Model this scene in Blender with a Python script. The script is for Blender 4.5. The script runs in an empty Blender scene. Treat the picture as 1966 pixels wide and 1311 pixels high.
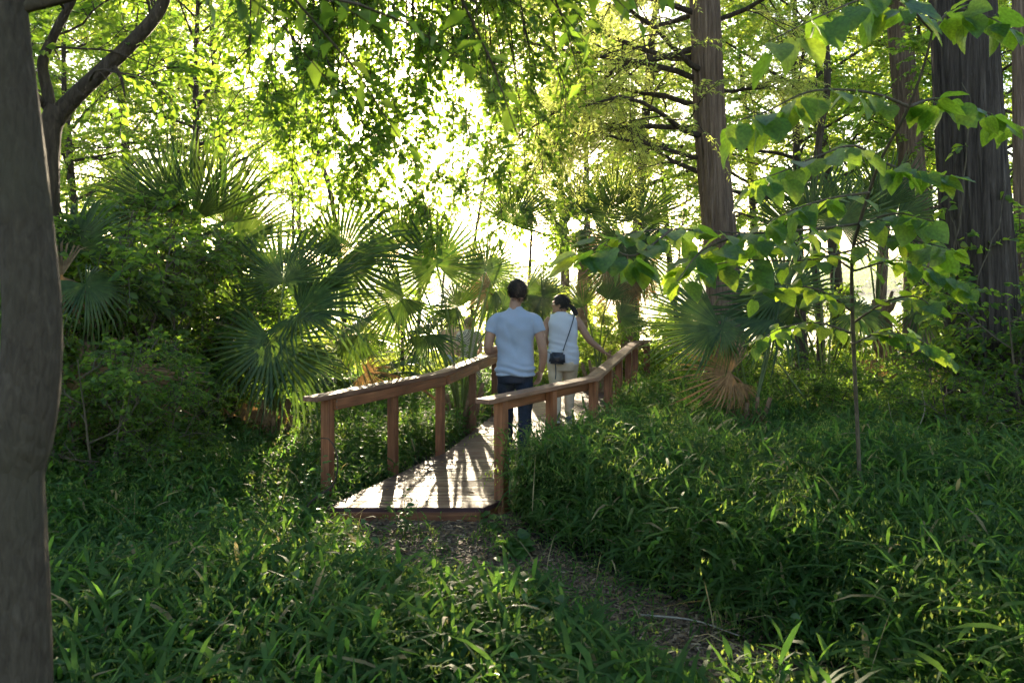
import bpy, bmesh, math, random
import numpy as np
from mathutils import Vector, Matrix, Quaternion
from mathutils import noise as mnoise

# ------------------------------------------------------------------ camera, sky, sun, exposure
FPX = 1600.0; HORY = 554.0; EYE = 1.67          # focal length in photo pixels, horizon row, eye height
sc = bpy.context.scene
col = sc.collection
cam_d = bpy.data.cameras.new('camera'); cam = bpy.data.objects.new('camera', cam_d); col.objects.link(cam)
cam.location = (0, 0, EYE); cam.rotation_euler = (math.radians(90), 0, 0)
cam_d.sensor_width = 36.0; cam_d.lens = 36.0 * FPX / 1966.0
cam_d.shift_y = -(655.5 - HORY) / 1966.0
cam_d.clip_start = 0.05; cam_d.clip_end = 6000
cam_d.dof.use_dof = True; cam_d.dof.focus_distance = 8.6; cam_d.dof.aperture_fstop = 5.0
sc.camera = cam

SUN = Vector((-0.100, 1.0, 0.2180)).normalized()
w = bpy.data.worlds.new('World'); sc.world = w; w.use_nodes = True
nt = w.node_tree; nt.nodes.clear()
sky = nt.nodes.new('ShaderNodeTexSky'); sky.sky_type = 'NISHITA'; sky.sun_disc = False
sky.sun_elevation = math.asin(SUN.z); sky.sun_rotation = math.atan2(SUN.x, SUN.y)
sky.air_density = 1.0; sky.dust_density = 1.2; sky.ozone_density = 1.0
bg = nt.nodes.new('ShaderNodeBackground'); bg.inputs[1].default_value = 0.098
wo = nt.nodes.new('ShaderNodeOutputWorld')
nt.links.new(sky.outputs[0], bg.inputs[0]); nt.links.new(bg.outputs[0], wo.inputs[0])
sl = bpy.data.lights.new('sun', 'SUN'); sl.energy = 5.0; sl.angle = math.radians(0.6); sl.color = (1.0, 0.83, 0.58)
so = bpy.data.objects.new('sun', sl); col.objects.link(so); so.location = (0, 0, 30)
so.rotation_euler = SUN.to_track_quat('Z', 'Y').to_euler()
vs = sc.view_settings
vs.view_transform = 'Standard'; vs.look = 'None'; vs.gamma = 1.0; vs.use_curve_mapping = False
vs.exposure = 2.5
cy = sc.cycles
cy.max_bounces = 6; cy.diffuse_bounces = 4; cy.glossy_bounces = 2; cy.transmission_bounces = 5; cy.volume_bounces = 1
cy.sample_clamp_indirect = 8.0; cy.use_denoising = True; cy.use_adaptive_sampling = True; cy.adaptive_threshold = 0.015
cy.caustics_reflective = False; cy.caustics_refractive = False

R = np.random.default_rng(11)
def at(px, py, d):                                 # a point of the place from where it shows and how far it stands
    return Vector(((px - 983.0) / FPX * d, d, EYE - (py - HORY) / FPX * d))
def sstep(a, b, x):
    t = np.clip((np.asarray(x, float) - a) / (b - a), 0, 1); return t * t * (3 - 2 * t)

# ------------------------------------------------------------------ scene helpers
def tag(o, label=None, cat=None, group=None, kind=None):
    if label: o['label'] = label
    if cat: o['category'] = cat
    if group: o['group'] = group
    if kind: o['kind'] = kind
    return o
def obj(name, me, mat=None, parent=None, loc=None):
    o = bpy.data.objects.new(name, me); col.objects.link(o)
    if mat is not None and len(me.materials) == 0:
        me.materials.append(mat)
    if parent is not None: o.parent = parent
    if loc is not None: o.location = loc
    return o
def thing(name, label, cat, loc=(0, 0, 0), rz=0, group=None):
    o = bpy.data.objects.new(name, None); col.objects.link(o)
    o.location = loc; o.rotation_euler = (0, 0, rz); o.empty_display_size = 0.2
    return tag(o, label, cat, group)

def mesh_np(name, V, T=None, Q=None, mat=None, var=None, smooth=False, tm=None, qm=None, mats=None):
    """mesh from vertex array, triangles T and quads Q; var = float per vertex"""
    me = bpy.data.meshes.new(name)
    V = np.ascontiguousarray(V, dtype=np.float32)
    nt_ = 0 if T is None else len(T); nq = 0 if Q is None else len(Q)
    me.vertices.add(len(V)); me.vertices.foreach_set('co', V.ravel())
    li = []
    if nt_: li.append(np.asarray(T, np.int32).ravel())
    if nq: li.append(np.asarray(Q, np.int32).ravel())
    li = np.concatenate(li)
    me.loops.add(len(li)); me.loops.foreach_set('vertex_index', li)
    me.polygons.add(nt_ + nq)
    st = np.concatenate([np.arange(nt_) * 3, nt_ * 3 + np.arange(nq) * 4]).astype(np.int32)
    me.polygons.foreach_set('loop_start', st)
    if smooth: me.polygons.foreach_set('use_smooth', np.ones(nt_ + nq, dtype=bool))
    if mats:
        for m in mats: me.materials.append(m)
        mi = np.concatenate([np.zeros(nt_, np.int32) if tm is None else np.asarray(tm, np.int32),
                             np.zeros(nq, np.int32) if qm is None else np.asarray(qm, np.int32)])
        me.polygons.foreach_set('material_index', mi)
    elif mat is not None: me.materials.append(mat)
    if var is not None:
        a = me.attributes.new('var', 'FLOAT', 'POINT'); a.data.foreach_set('value', np.asarray(var, np.float32))
    me.update(calc_edges=True); me.validate(verbose=False)
    return me

class Geo:                                         # collects vertices, triangles and quads
    def __init__(s): s.V = []; s.T = []; s.Q = []; s.var = []; s.n = 0; s.tm = []; s.qm = []
    def add(s, V, T=None, Q=None, var=0.5, m=0):
        V = np.asarray(V, float); s.V.append(V)
        if T is not None and len(T): s.T.append(np.asarray(T, int) + s.n); s.tm.append(np.full(len(T), m))
        if Q is not None and len(Q): s.Q.append(np.asarray(Q, int) + s.n); s.qm.append(np.full(len(Q), m))
        s.var.append(np.full(len(V), var) if np.isscalar(var) else np.asarray(var, float)); s.n += len(V)
    def mesh(s, name, mat=None, smooth=False, mats=None):
        return mesh_np(name, np.concatenate(s.V), np.concatenate(s.T) if s.T else None, np.concatenate(s.Q) if s.Q else None,
                       mat, np.concatenate(s.var), smooth, np.concatenate(s.tm) if s.tm else None, np.concatenate(s.qm) if s.qm else None, mats)

def nrm(a): return a / np.maximum(np.linalg.norm(a, axis=-1, keepdims=True), 1e-9)

def tube(pts, rad, n=8, cap=True, rough=0.0, rng=R):
    """tapered tube along a polyline; rad = radius or (a, b) per point"""
    pts = np.asarray(pts, float); k = len(pts)
    tan = np.zeros_like(pts); tan[1:-1] = pts[2:] - pts[:-2]; tan[0] = pts[1] - pts[0]; tan[-1] = pts[-1] - pts[-2]
    tan = nrm(tan)
    ref = np.array([1.0, 0, 0]) if abs(tan[0][0]) < 0.9 else np.array([0, 1.0, 0])
    ang = np.linspace(0, 2 * np.pi, n, endpoint=False); V = []
    a = None
    for i in range(k):
        if a is None: a = ref - tan[i] * ref.dot(tan[i])
        else: a = a - tan[i] * a.dot(tan[i])
        a = a / np.linalg.norm(a); b = np.cross(tan[i], a)
        r = rad[i]; ra, rb = (r, r) if np.isscalar(r) else r
        ring = pts[i] + np.outer(np.cos(ang) * ra, a) + np.outer(np.sin(ang) * rb, b)
        if rough: ring = pts[i] + (ring - pts[i]) * (1 + rough * rng.uniform(-1, 1, (n, 1)))
        V.append(ring)
    V = np.concatenate(V)
    i0 = np.arange(k - 1)[:, None] * n; j = np.arange(n)[None, :]; j2 = (j + 1) % n
    Q = np.stack([i0 + j, i0 + j2, i0 + n + j2, i0 + n + j], -1).reshape(-1, 4)
    T = None
    if cap:
        c0 = len(V); V = np.vstack([V, pts[0], pts[-1]]); jj = np.arange(n); jn = (jj + 1) % n
        T = np.concatenate([np.stack([jn, jj, np.full(n, c0)], -1), np.stack([(k - 1) * n + jj, (k - 1) * n + jn, np.full(n, c0 + 1)], -1)])
    return V, T, Q

def spline(P, n):                                  # Catmull-Rom through P, n points
    P = np.asarray(P, float); E = np.vstack([2 * P[0] - P[1], P, 2 * P[-1] - P[-2]])
    out = []
    for u in np.linspace(0, len(P) - 1 - 1e-6, n):
        i = int(u); t = u - i; a, b, c, d = E[i:i + 4]
        out.append(0.5 * (2 * b + (c - a) * t + (2 * a - 5 * b + 4 * c - d) * t * t + (3 * b - a - 3 * c + d) * t ** 3))
    return np.array(out)

def leaves(g, P, A, N, L, W, kind='rhomb', var=None, m=0, curl=0.12, fold=0.22):
    """many leaves at once: base P, axis A, upper normal N, length L, width W"""
    n = len(P); A = nrm(A); S = nrm(np.cross(A, N)); N = np.cross(S, A)
    L = np.broadcast_to(np.asarray(L, float), (n,))[:, None]; W = np.broadcast_to(np.asarray(W, float), (n,))[:, None]
    if var is None: var = R.random(n)
    base = np.arange(n)[:, None]
    if kind == 'rhomb':
        V = np.stack([P, P + A * L * .42 + S * W * .5 + N * W * fold, P + A * L - N * L * curl, P + A * L * .42 - S * W * .5 + N * W * fold], 1)
        T = np.concatenate([base * 4 + np.array([0, 1, 2]), base * 4 + np.array([0, 2, 3])]); k = 4
        g.add(V.reshape(-1, 3), T, None, np.repeat(var, k), m)
    else:
        prof = {'oval': [(.12, .62), (.42, 1.0), (.72, .66)], 'heart': [(-.03, .55), (.25, 1.0), (.62, .78)], 'lance': [(.15, .7), (.45, 1.0), (.75, .6)]}[kind]
        rows = [P]
        for (t, wv) in prof:
            c = P + A * L * t - N * L * curl * t * t
            rows += [c + S * W * .5 * wv + N * W * fold * wv, c if t > 0 else P + A * L * .06, c - S * W * .5 * wv + N * W * fold * wv]
        rows.append(P + A * L - N * L * curl)
        V = np.stack(rows, 1); k = 11
        Tq = np.array([[0, 1, 2], [0, 2, 3], [7, 10, 8], [8, 10, 9]])
        Qq = np.array([[1, 4, 5, 2], [2, 5, 6, 3], [4, 7, 8, 5], [5, 8, 9, 6]])
        T = (base[:, :, None] * k + Tq[None]).reshape(-1, 3); Q = (base[:, :, None] * k + Qq[None]).reshape(-1, 4)
        g.add(V.reshape(-1, 3), T, Q, np.repeat(var, k), m)

def heart_leaf(w, curl, fold, wave, var):
    """one heart shaped leaf, base at the origin, axis +y, length 1"""
    st = [(-.075, .34), (-.04, .62), (.06, .86), (.20, 1.0), (.36, .98), (.52, .84), (.68, .62), (.82, .38), (.92, .17)]
    V = [(0, .0, 0)]; T = []; Q = []; k = len(st)
    for i, (t, ww) in enumerate(st):
        ww *= w * .5; z = -curl * max(t, 0) ** 2; e = fold * ww + wave * math.sin(i * 1.9) * ww
        V += [(-ww, t, z + e), (-ww * .5, t * .98 + .01, z + e * .35 + .012), (0, max(t, .01 * i), z), (ww * .5, t * .98 + .01, z + e * .35 + .012), (ww, t, z + fold * ww - wave * math.sin(i * 1.7 + 1) * ww)]
    V.append((0, 1.0, -curl)); n = len(V) - 1
    for i in range(k - 1):
        for j in range(4):
            if i == 0 and j in (1, 2): continue
            a = 1 + i * 5 + j; Q.append((a, a + 1, a + 6, a + 5))
    for j in range(4): T.append((1 + (k - 1) * 5 + j, 2 + (k - 1) * 5 + j, n))
    T += [(0, 3 + 5 - 1, 2), (0, 4, 4 + 5), (0, 8, 7), (0, 9, 8)]
    return np.array(V), T, Q, var
def blades(g, P, az, el, L, W, droop, var, m=0, twist=0.5):
    """arching grass blades: 4 stations"""
    n = len(P); H = np.stack([np.cos(az), np.sin(az), np.zeros(n)], -1); Z = np.array([0, 0, 1.0])
    S = np.stack([-np.sin(az), np.cos(az), np.zeros(n)], -1)
    tw = R.uniform(-twist, twist, n)[:, None]; S = nrm(S + Z * tw)
    ce = np.cos(el)[:, None]; se = np.sin(el)[:, None]; L = L[:, None]; W = W[:, None]; dr = droop[:, None]
    def c(t): return P + H * L * (ce * t + .25 * dr * t * t) + Z * L * (se * t - dr * t * t)
    r = [c(0) - S * W * .22, c(0) + S * W * .22]
    for t, wv in ((.3, 1.0), (.66, .72)): r += [c(t) - S * W * .5 * wv, c(t) + S * W * .5 * wv]
    r.append(c(1.0))
    V = np.stack(r, 1); b = np.arange(n)[:, None, None] * 7
    Q = (b + np.array([[0, 1, 3, 2], [2, 3, 5, 4]])[None]).reshape(-1, 4); T = (b + np.array([[4, 5, 6]])[None]).reshape(-1, 3)
    g.add(V.reshape(-1, 3), T, Q, np.repeat(var, 7), m)

# ------------------------------------------------------------------ materials
def newmat(name):
    m = bpy.data.materials.new(name); m.use_nodes = True; t = m.node_tree; t.nodes.clear()
    o = t.nodes.new('ShaderNodeOutputMaterial'); return m, t, o
def N(t, typ, **kw):
    n = t.nodes.new(typ)
    for k, v in kw.items():
        if k.startswith('i_'):
            key = k[2:]; key = int(key) if key.isdigit() else key
            n.inputs[key].default_value = v
        else: setattr(n, k, v)
    return n
def ramp(t, fac, stops):
    r = t.nodes.new('ShaderNodeValToRGB'); e = r.color_ramp.elements
    while len(e) < len(stops): e.new(0.5)
    for i, (p, c) in enumerate(stops): e[i].position = p; e[i].color = (*c, 1)
    t.links.new(fac, r.inputs[0]); return r.outputs[0]
def leaf_mat(name, stops, tstops, trans=0.45, rough=0.42, spec=0.4, veins=False):
    m, t, o = newmat(name); l = t.links
    a = N(t, 'ShaderNodeAttribute', attribute_name='var')
    f = a.outputs['Fac']
    c1 = ramp(t, f, stops); c2 = ramp(t, f, tstops)
    p = N(t, 'ShaderNodeBsdfPrincipled'); p.inputs['Roughness'].default_value = rough; p.inputs['Specular IOR Level'].default_value = spec
    tr = N(t, 'ShaderNodeBsdfTranslucent')
    tc = N(t, 'ShaderNodeTexCoord')
    nz = N(t, 'ShaderNodeTexNoise', i_Scale=9.0, i_Detail=3.0); l.new(tc.outputs['Object'], nz.inputs[0])
    for c, dst in ((c1, p.inputs['Base Color']), (c2, tr.inputs[0])):
        hv = N(t, 'ShaderNodeHueSaturation'); l.new(c, hv.inputs['Color'])
        mr = N(t, 'ShaderNodeMapRange', i_1=.3, i_2=.7, i_3=.7, i_4=1.3); l.new(nz.outputs[0], mr.inputs[0]); l.new(mr.outputs[0], hv.inputs['Value'])
        l.new(hv.outputs[0], dst)
    mx = N(t, 'ShaderNodeMixShader', i_0=trans); l.new(p.outputs[0], mx.inputs[1]); l.new(tr.outputs[0], mx.inputs[2]); l.new(mx.outputs[0], o.inputs[0])
    return m
G1 = [(0, (.022, .055, .012)), (.6, (.045, .095, .018)), (1, (.085, .13, .022))]
T1 = [(0, (.26, .48, .03)), (.6, (.42, .64, .045)), (1, (.62, .72, .07))]
M = {}
M['leaf'] = leaf_mat('broad_leaf', G1, T1, .58)
M['leaf_dark'] = leaf_mat('dark_leaf', [(0, (.016, .048, .014)), (1, (.045, .095, .022))], [(0, (.16, .34, .025)), (1, (.42, .60, .045))], .5, .45, .22)
M['leaf_pale'] = leaf_mat('pale_leaf', [(0, (.06, .11, .018)), (1, (.12, .16, .03))], [(0, (.48, .66, .05)), (1, (.72, .78, .10))], .62)
M['leaf_big'] = leaf_mat('heart_leaf', [(0, (.022, .07, .022)), (1, (.05, .11, .022))], [(0, (.30, .52, .03)), (1, (.52, .68, .04))], .52, .4)
M['needle'] = leaf_mat('needle', [(0, (.05, .085, .018)), (1, (.09, .12, .03))], [(0, (.60, .74, .12)), (1, (.78, .82, .22))], .66, .6, .2)
M['palm'] = leaf_mat('palm_blade', [(0, (.016, .038, .010)), (.8, (.044, .074, .016)), (1, (.26, .17, .07))], [(0, (.06, .16, .02)), (1, (.24, .36, .03))], .19, .45, .25)
M['palm_dead'] = leaf_mat('dead_palm_blade', [(0, (.15, .09, .05)), (1, (.30, .20, .11))], [(0, (.32, .17, .05)), (1, (.55, .32, .10))], .3, .7, .2)
M['petiole'] = leaf_mat('petiole', [(0, (.07, .11, .03)), (1, (.12, .15, .04))], [(0, (.28, .38, .05)), (1, (.35, .45, .06))], .22, .4, .4)
M['grass'] = leaf_mat('oat_grass', [(0, (.030, .068, .022)), (.7, (.072, .132, .036)), (.93, (.13, .18, .042)), (1, (.30, .24, .12))],
                      [(0, (.13, .31, .04)), (.7, (.28, .48, .05)), (.93, (.48, .62, .06)), (1, (.48, .38, .14))], .48, .6, .08)
M['seed'] = leaf_mat('oat_spikelet', [(0, (.07, .13, .025)), (1, (.15, .19, .045))], [(0, (.28, .44, .04)), (1, (.45, .52, .09))], .45, .55, .3)
M['weed'] = leaf_mat('weed_leaf', [(0, (.03, .08, .025)), (1, (.06, .13, .03))], [(0, (.18, .40, .04)), (1, (.3, .5, .05))], .42, .45)

def bark(name, c1, c2, c3, sx=14, sz=1.6, bump=.6, moss=None, dist=.02):
    m, t, o = newmat(name); l = t.links
    tc = N(t, 'ShaderNodeTexCoord'); mp = N(t, 'ShaderNodeMapping'); mp.inputs['Scale'].default_value = (sx, sx, sz)
    l.new(tc.outputs['Object'], mp.inputs[0])
    n1 = N(t, 'ShaderNodeTexNoise', i_Scale=1.0, i_Detail=6.0, i_Roughness=.65, i_Distortion=.6); l.new(mp.outputs[0], n1.inputs[0])
    vo = N(t, 'ShaderNodeTexVoronoi', feature='DISTANCE_TO_EDGE', i_Scale=.9)
    mixv = N(t, 'ShaderNodeMixRGB', i_0=.35); l.new(mp.outputs[0], mixv.inputs[1]); l.new(n1.outputs['Color'], mixv.inputs[2]); l.new(mixv.outputs[0], vo.inputs[0])
    n2 = N(t, 'ShaderNodeTexNoise', i_Scale=1.7, i_Detail=3.0); l.new(tc.outputs['Object'], n2.inputs[0])
    cr = ramp(t, n1.outputs[0], [(.25, c1), (.55, c2), (.8, c3)])
    c = cr
    if moss:
        mr = N(t, 'ShaderNodeMapRange', i_1=.5, i_2=.68); l.new(n2.outputs[0], mr.inputs[0])
        mm = N(t, 'ShaderNodeMixRGB'); l.new(mr.outputs[0], mm.inputs[0]); l.new(cr, mm.inputs[1]); mm.inputs[2].default_value = (*moss, 1); c = mm.outputs[0]
    p = N(t, 'ShaderNodeBsdfPrincipled', i_Roughness=.85); p.inputs['Specular IOR Level'].default_value = .2
    l.new(c, p.inputs['Base Color'])
    mr2 = N(t, 'ShaderNodeMapRange', i_1=0.0, i_2=.25); l.new(vo.outputs[0], mr2.inputs[0])
    ad = N(t, 'ShaderNodeMath', operation='MULTIPLY_ADD', i_1=.6); l.new(mr2.outputs[0], ad.inputs[0]); l.new(n1.outputs[0], ad.inputs[2])
    b = N(t, 'ShaderNodeBump', i_Strength=bump, i_Distance=dist); l.new(ad.outputs[0], b.inputs['Height']); l.new(b.outputs[0], p.inputs['Normal'])
    l.new(p.outputs[0], o.inputs[0]); return m
M['bark'] = bark('bark', (.022, .016, .011), (.06, .043, .031), (.115, .084, .062), 22, 5, .8, None, .03)
M['bark_cypress'] = bark('cypress_bark', (.05, .030, .02), (.19, .125, .09), (.36, .26, .19), 26, 1.3, 1.0, None, .04)
M['bark_dark'] = bark('dark_cypress_bark', (.014, .010, .008), (.078, .060, .049), (.19, .155, .13), 24, 1.1, 1.0, None, .06)
M['bark_smooth'] = bark('smooth_grey_bark', (.034, .025, .017), (.068, .053, .038), (.105, .083, .061), 72, 20, .7, (.065, .056, .036), .010)
M['twig'] = bark('twig_bark', (.05, .04, .03), (.10, .08, .055), (.18, .15, .11), 30, 10, .3)
M['dry_twig'] = bark('dry_twig', (.25, .20, .14), (.38, .32, .24), (.5, .43, .34), 30, 10, .3)
M['palm_trunk'] = bark('palm_trunk', (.10, .055, .03), (.22, .13, .07), (.36, .23, .13), 12, 9, .8, None, .03)

def wood(name, c1, c2, c3, rough, axis, spec=.4):
    m, t, o = newmat(name); l = t.links
    tc = N(t, 'ShaderNodeTexCoord'); mp = N(t, 'ShaderNodeMapping')
    mp.inputs['Scale'].default_value = {'x': (2.0, 38, 38), 'y': (38, 2.0, 38), 'z': (38, 38, 2.0)}[axis]
    oi = N(t, 'ShaderNodeObjectInfo'); va = N(t, 'ShaderNodeVectorMath', operation='ADD'); l.new(tc.outputs['Object'], va.inputs[0])
    sc_ = N(t, 'ShaderNodeVectorMath', operation='SCALE'); sc_.inputs[0].default_value = (7.3, 3.1, 5.7); l.new(oi.outputs['Random'], sc_.inputs['Scale'])
    l.new(sc_.outputs[0], va.inputs[1]); l.new(va.outputs[0], mp.inputs[0])
    n1 = N(t, 'ShaderNodeTexNoise', i_Scale=1.0, i_Detail=7.0, i_Roughness=.62, i_Distortion=.4); l.new(mp.outputs[0], n1.inputs[0])
    n2 = N(t, 'ShaderNodeTexNoise', i_Scale=6.0, i_Detail=4.0); l.new(va.outputs[0], n2.inputs[0])
    cr = ramp(t, n1.outputs[0], [(.3, c1), (.52, c2), (.75, c3)])
    hv = N(t, 'ShaderNodeHueSaturation'); l.new(cr, hv.inputs['Color'])
    mr = N(t, 'ShaderNodeMapRange', i_1=0, i_2=1, i_3=.72, i_4=1.25); l.new(oi.outputs['Random'], mr.inputs[0])
    ml = N(t, 'ShaderNodeMath', operation='MULTIPLY'); mr3 = N(t, 'ShaderNodeMapRange', i_1=.3, i_2=.7, i_3=.75, i_4=1.2); l.new(n2.outputs[0], mr3.inputs[0])
    l.new(mr.outputs[0], ml.inputs[0]); l.new(mr3.outputs[0], ml.inputs[1]); l.new(ml.outputs[0], hv.inputs['Value'])
    p = N(t, 'ShaderNodeBsdfPrincipled'); p.inputs['Specular IOR Level'].default_value = spec
    l.new(hv.outputs[0], p.inputs['Base Color'])
    mr2 = N(t, 'ShaderNodeMapRange', i_1=.3, i_2=.7, i_3=rough - .1, i_4=rough + .15); l.new(n2.outputs[0], mr2.inputs[0]); l.new(mr2.outputs[0], p.inputs['Roughness'])
    b = N(t, 'ShaderNodeBump', i_Strength=.45, i_Distance=.004); l.new(n1.outputs[0], b.inputs['Height']); l.new(b.outputs[0], p.inputs['Normal'])
    l.new(p.outputs[0], o.inputs[0]); return m
M['deck'] = wood('deck_wood', (.034, .014, .013), (.066, .030, .028), (.115, .058, .052), .55, 'x', .25)
RC = ((.095, .032, .012), (.20, .072, .028), (.31, .130, .058))
M['rail'] = wood('rail_wood', *RC, .5, 'y')
M['post'] = wood('post_wood', *RC, .6, 'z')
CC = ((.10, .048, .028), (.19, .098, .060), (.29, .175, .118))
M['cap'] = wood('cap_wood', *CC, .6, 'y', .25)

def plain(name, c, rough=.7, spec=.3, nscale=0, namt=.2, bump=0, bscale=40, sheen=0):
    m, t, o = newmat(name); l = t.links
    p = N(t, 'ShaderNodeBsdfPrincipled', i_Roughness=rough); p.inputs['Specular IOR Level'].default_value = spec
    p.inputs['Base Color'].default_value = (*c, 1); p.inputs['Sheen Weight'].default_value = sheen
    tc = N(t, 'ShaderNodeTexCoord')
    if nscale:
        n = N(t, 'ShaderNodeTexNoise', i_Scale=nscale, i_Detail=5.0); l.new(tc.outputs['Object'], n.inputs[0])
        l.new(ramp(t, n.outputs[0], [(.3, tuple(x * (1 - namt) for x in c)), (.7, tuple(min(1, x * (1 + namt)) for x in c))]), p.inputs['Base Color'])
    if bump:
        n = N(t, 'ShaderNodeTexNoise', i_Scale=bscale, i_Detail=4.0); l.new(tc.outputs['Object'], n.inputs[0])
        b = N(t, 'ShaderNodeBump', i_Strength=bump, i_Distance=.01); l.new(n.outputs[0], b.inputs['Height']); l.new(b.outputs[0], p.inputs['Normal'])
    l.new(p.outputs[0], o.inputs[0]); return m
# ------------------------------------------------------------------ terrain
PATH = np.array([(-.62, 6.9), (-.66, 6.3), (-.36, 5.6), (.30, 4.9), (.86, 4.1), (1.16, 3.2), (1.2, 1.5), (1.0, -3.0)])
PHW = np.array([.74, .76, .62, .46, .42, .42, .42, .4])
PS = spline(PATH, 80); PW = np.interp(np.linspace(0, 1, 80), np.linspace(0, 1, len(PHW)), PHW)
def path_dist(x, y):                               # < 0 on the path
    P = np.stack([np.ravel(x), np.ravel(y)], -1); out = np.empty(len(P))
    for s in range(0, len(P), 20000):
        d = np.linalg.norm(P[s:s + 20000, None] - PS[None], axis=2) - PW[None]; out[s:s + 20000] = d.min(1)
    return out
LEFT = np.array([(-1.42, 6.36), (-1.06, 7.45), (-.67, 8.55), (-.20, 11.3), (.18, 13.7)])       # deck outline, left and right edges
RIGHT = np.array([(-.22, 6.36), (-.04, 6.62), (.74, 8.05), (1.90, 13.0), (2.05, 13.7)])
def deck_x(y): return np.interp(y, LEFT[:, 1], LEFT[:, 0]), np.interp(y, RIGHT[:, 1], RIGHT[:, 0])
def on_deck(x, y, mg=.0):
    a, b = deck_x(y); return (y > 6.34) & (y < 13.75) & (x > a - mg) & (x < b + mg)
def fbm(x, y, s, seed=0.0):
    x = np.asarray(x, float) / s; y = np.asarray(y, float) / s
    return (np.sin(x * 1.7 + y * .9 + seed) * np.cos(y * 1.3 - x * .6 + seed * 2.1) + .5 * np.sin(x * 3.1 - y * 2.3 + seed * 1.7) + .3 * np.cos(x * 5.3 + y * 4.7 + seed * .7)) / 1.8
def gz(x, y):
    x = np.asarray(x, float); y = np.asarray(y, float)
    z = -.13 + .03 * fbm(x, y, 1.3, 1) + .07 * fbm(x, y, 5, 2) * sstep(2, 6, np.abs(x))
    z = z + .14 * sstep(1.2, 2.6, x - .1 * y + .5) * sstep(9, 5, y) + .10 * sstep(1.6, 4, -x)
    z = z - .10 * sstep(.2, .9, y - 6.3) * sstep(.9, .2, y - 13.7) * on_deck(x, y, .1)
    z = z - .32 * sstep(11.5, 16, y) - .9 * sstep(26, 36, y) - 1.6 * sstep(34, 60, y)
    z = z + 18 * sstep(330, 620, y) * (1 + .45 * fbm(x, y, 130, 3)) + 6 * sstep(120, 400, np.abs(x)) * sstep(40, 120, y)
    return z
def gz1(x, y): return float(gz(np.array([x]), np.array([y]))[0])

ux = np.linspace(-1, 1, 181); uy = np.linspace(0, 1, 221)
gx = 22 * ux + 1500 * np.sign(ux) * np.abs(ux) ** 9
gy = -14 + 52 * uy + 2300 * uy ** 10
XX, YY = np.meshgrid(gx, gy); ZZ = gz(XX.ravel(), YY.ravel())
i = np.arange(220)[:, None] * 181 + np.arange(180)[None]
Q = np.stack([i, i + 1, i + 182, i + 181], -1).reshape(-1, 4)
mg, t, o = newmat('forest_soil'); l = t.links
tc = N(t, 'ShaderNodeTexCoord'); n1 = N(t, 'ShaderNodeTexNoise', i_Scale=2.2, i_Detail=9.0, i_Roughness=.7); n2 = N(t, 'ShaderNodeTexVoronoi', i_Scale=26.0)
l.new(tc.outputs['Object'], n1.inputs[0]); l.new(tc.outputs['Object'], n2.inputs[0])
c = ramp(t, n1.outputs[0], [(.3, (.028, .026, .014)), (.5, (.05, .045, .022)), (.7, (.075, .06, .035))])
mx = N(t, 'ShaderNodeMixRGB', blend_type='MULTIPLY', i_0=.6); l.new(c, mx.inputs[1]); l.new(n2.outputs['Color'], mx.inputs[2])
p = N(t, 'ShaderNodeBsdfPrincipled', i_Roughness=.9); l.new(mx.outputs[0], p.inputs['Base Color'])
b = N(t, 'ShaderNodeBump', i_Strength=.8, i_Distance=.03); l.new(n2.outputs[0], b.inputs['Height']); l.new(b.outputs[0], p.inputs['Normal']); l.new(p.outputs[0], o.inputs[0])
tag(obj('ground', mesh_np('ground', np.stack([XX.ravel(), YY.ravel(), ZZ], -1), None, Q, mg, None, True)), 'dark soil of the woodland floor under the grass', 'ground', kind='structure')

# the mulch path: a sheet over the ground, and loose bark chips on it
k = 60; S = spline(PATH, k); W = np.interp(np.linspace(0, 1, k), np.linspace(0, 1, len(PHW)), PHW)
d = np.gradient(S, axis=0); d = d / np.linalg.norm(d, axis=1, keepdims=True); nn = np.stack([d[:, 1], -d[:, 0]], -1)
cols = np.linspace(-1, 1, 9); PV = []
for c_ in cols: PV.append(S + nn * (W * c_)[:, None])
PV = np.stack(PV, 1); pv = PV.reshape(-1, 2)
i = np.arange(k - 1)[:, None] * 9 + np.arange(8)[None]
Q = np.stack([i, i + 9, i + 10, i + 1], -1).reshape(-1, 4)
mm, t, o = newmat('mulch'); l = t.links
tc = N(t, 'ShaderNodeTexCoord'); n2 = N(t, 'ShaderNodeTexVoronoi', i_Scale=42.0); n1 = N(t, 'ShaderNodeTexNoise', i_Scale=3.0, i_Detail=5.0)
l.new(tc.outputs['Object'], n2.inputs[0]); l.new(tc.outputs['Object'], n1.inputs[0])
sp = N(t, 'ShaderNodeSeparateXYZ'); l.new(n2.outputs['Color'], sp.inputs[0])
c = ramp(t, sp.outputs[0], [(0, (.04, .025, .014)), (.5, (.12, .075, .042)), (1, (.24, .155, .09))])
p = N(t, 'ShaderNodeBsdfPrincipled', i_Roughness=.85); l.new(c, p.inputs['Base Color'])
b = N(t, 'ShaderNodeBump', i_Strength=1, i_Distance=.02); l.new(n2.outputs[0], b.inputs['Height']); l.new(b.outputs[0], p.inputs['Normal']); l.new(p.outputs[0], o.inputs[0])
tag(obj('mulch_path', mesh_np('mulch_path', np.column_stack([pv, gz(pv[:, 0], pv[:, 1]) + .012]), None, Q, mm, None, True)), 'brown bark mulch path leading up to the footbridge', 'path', kind='structure')

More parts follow.
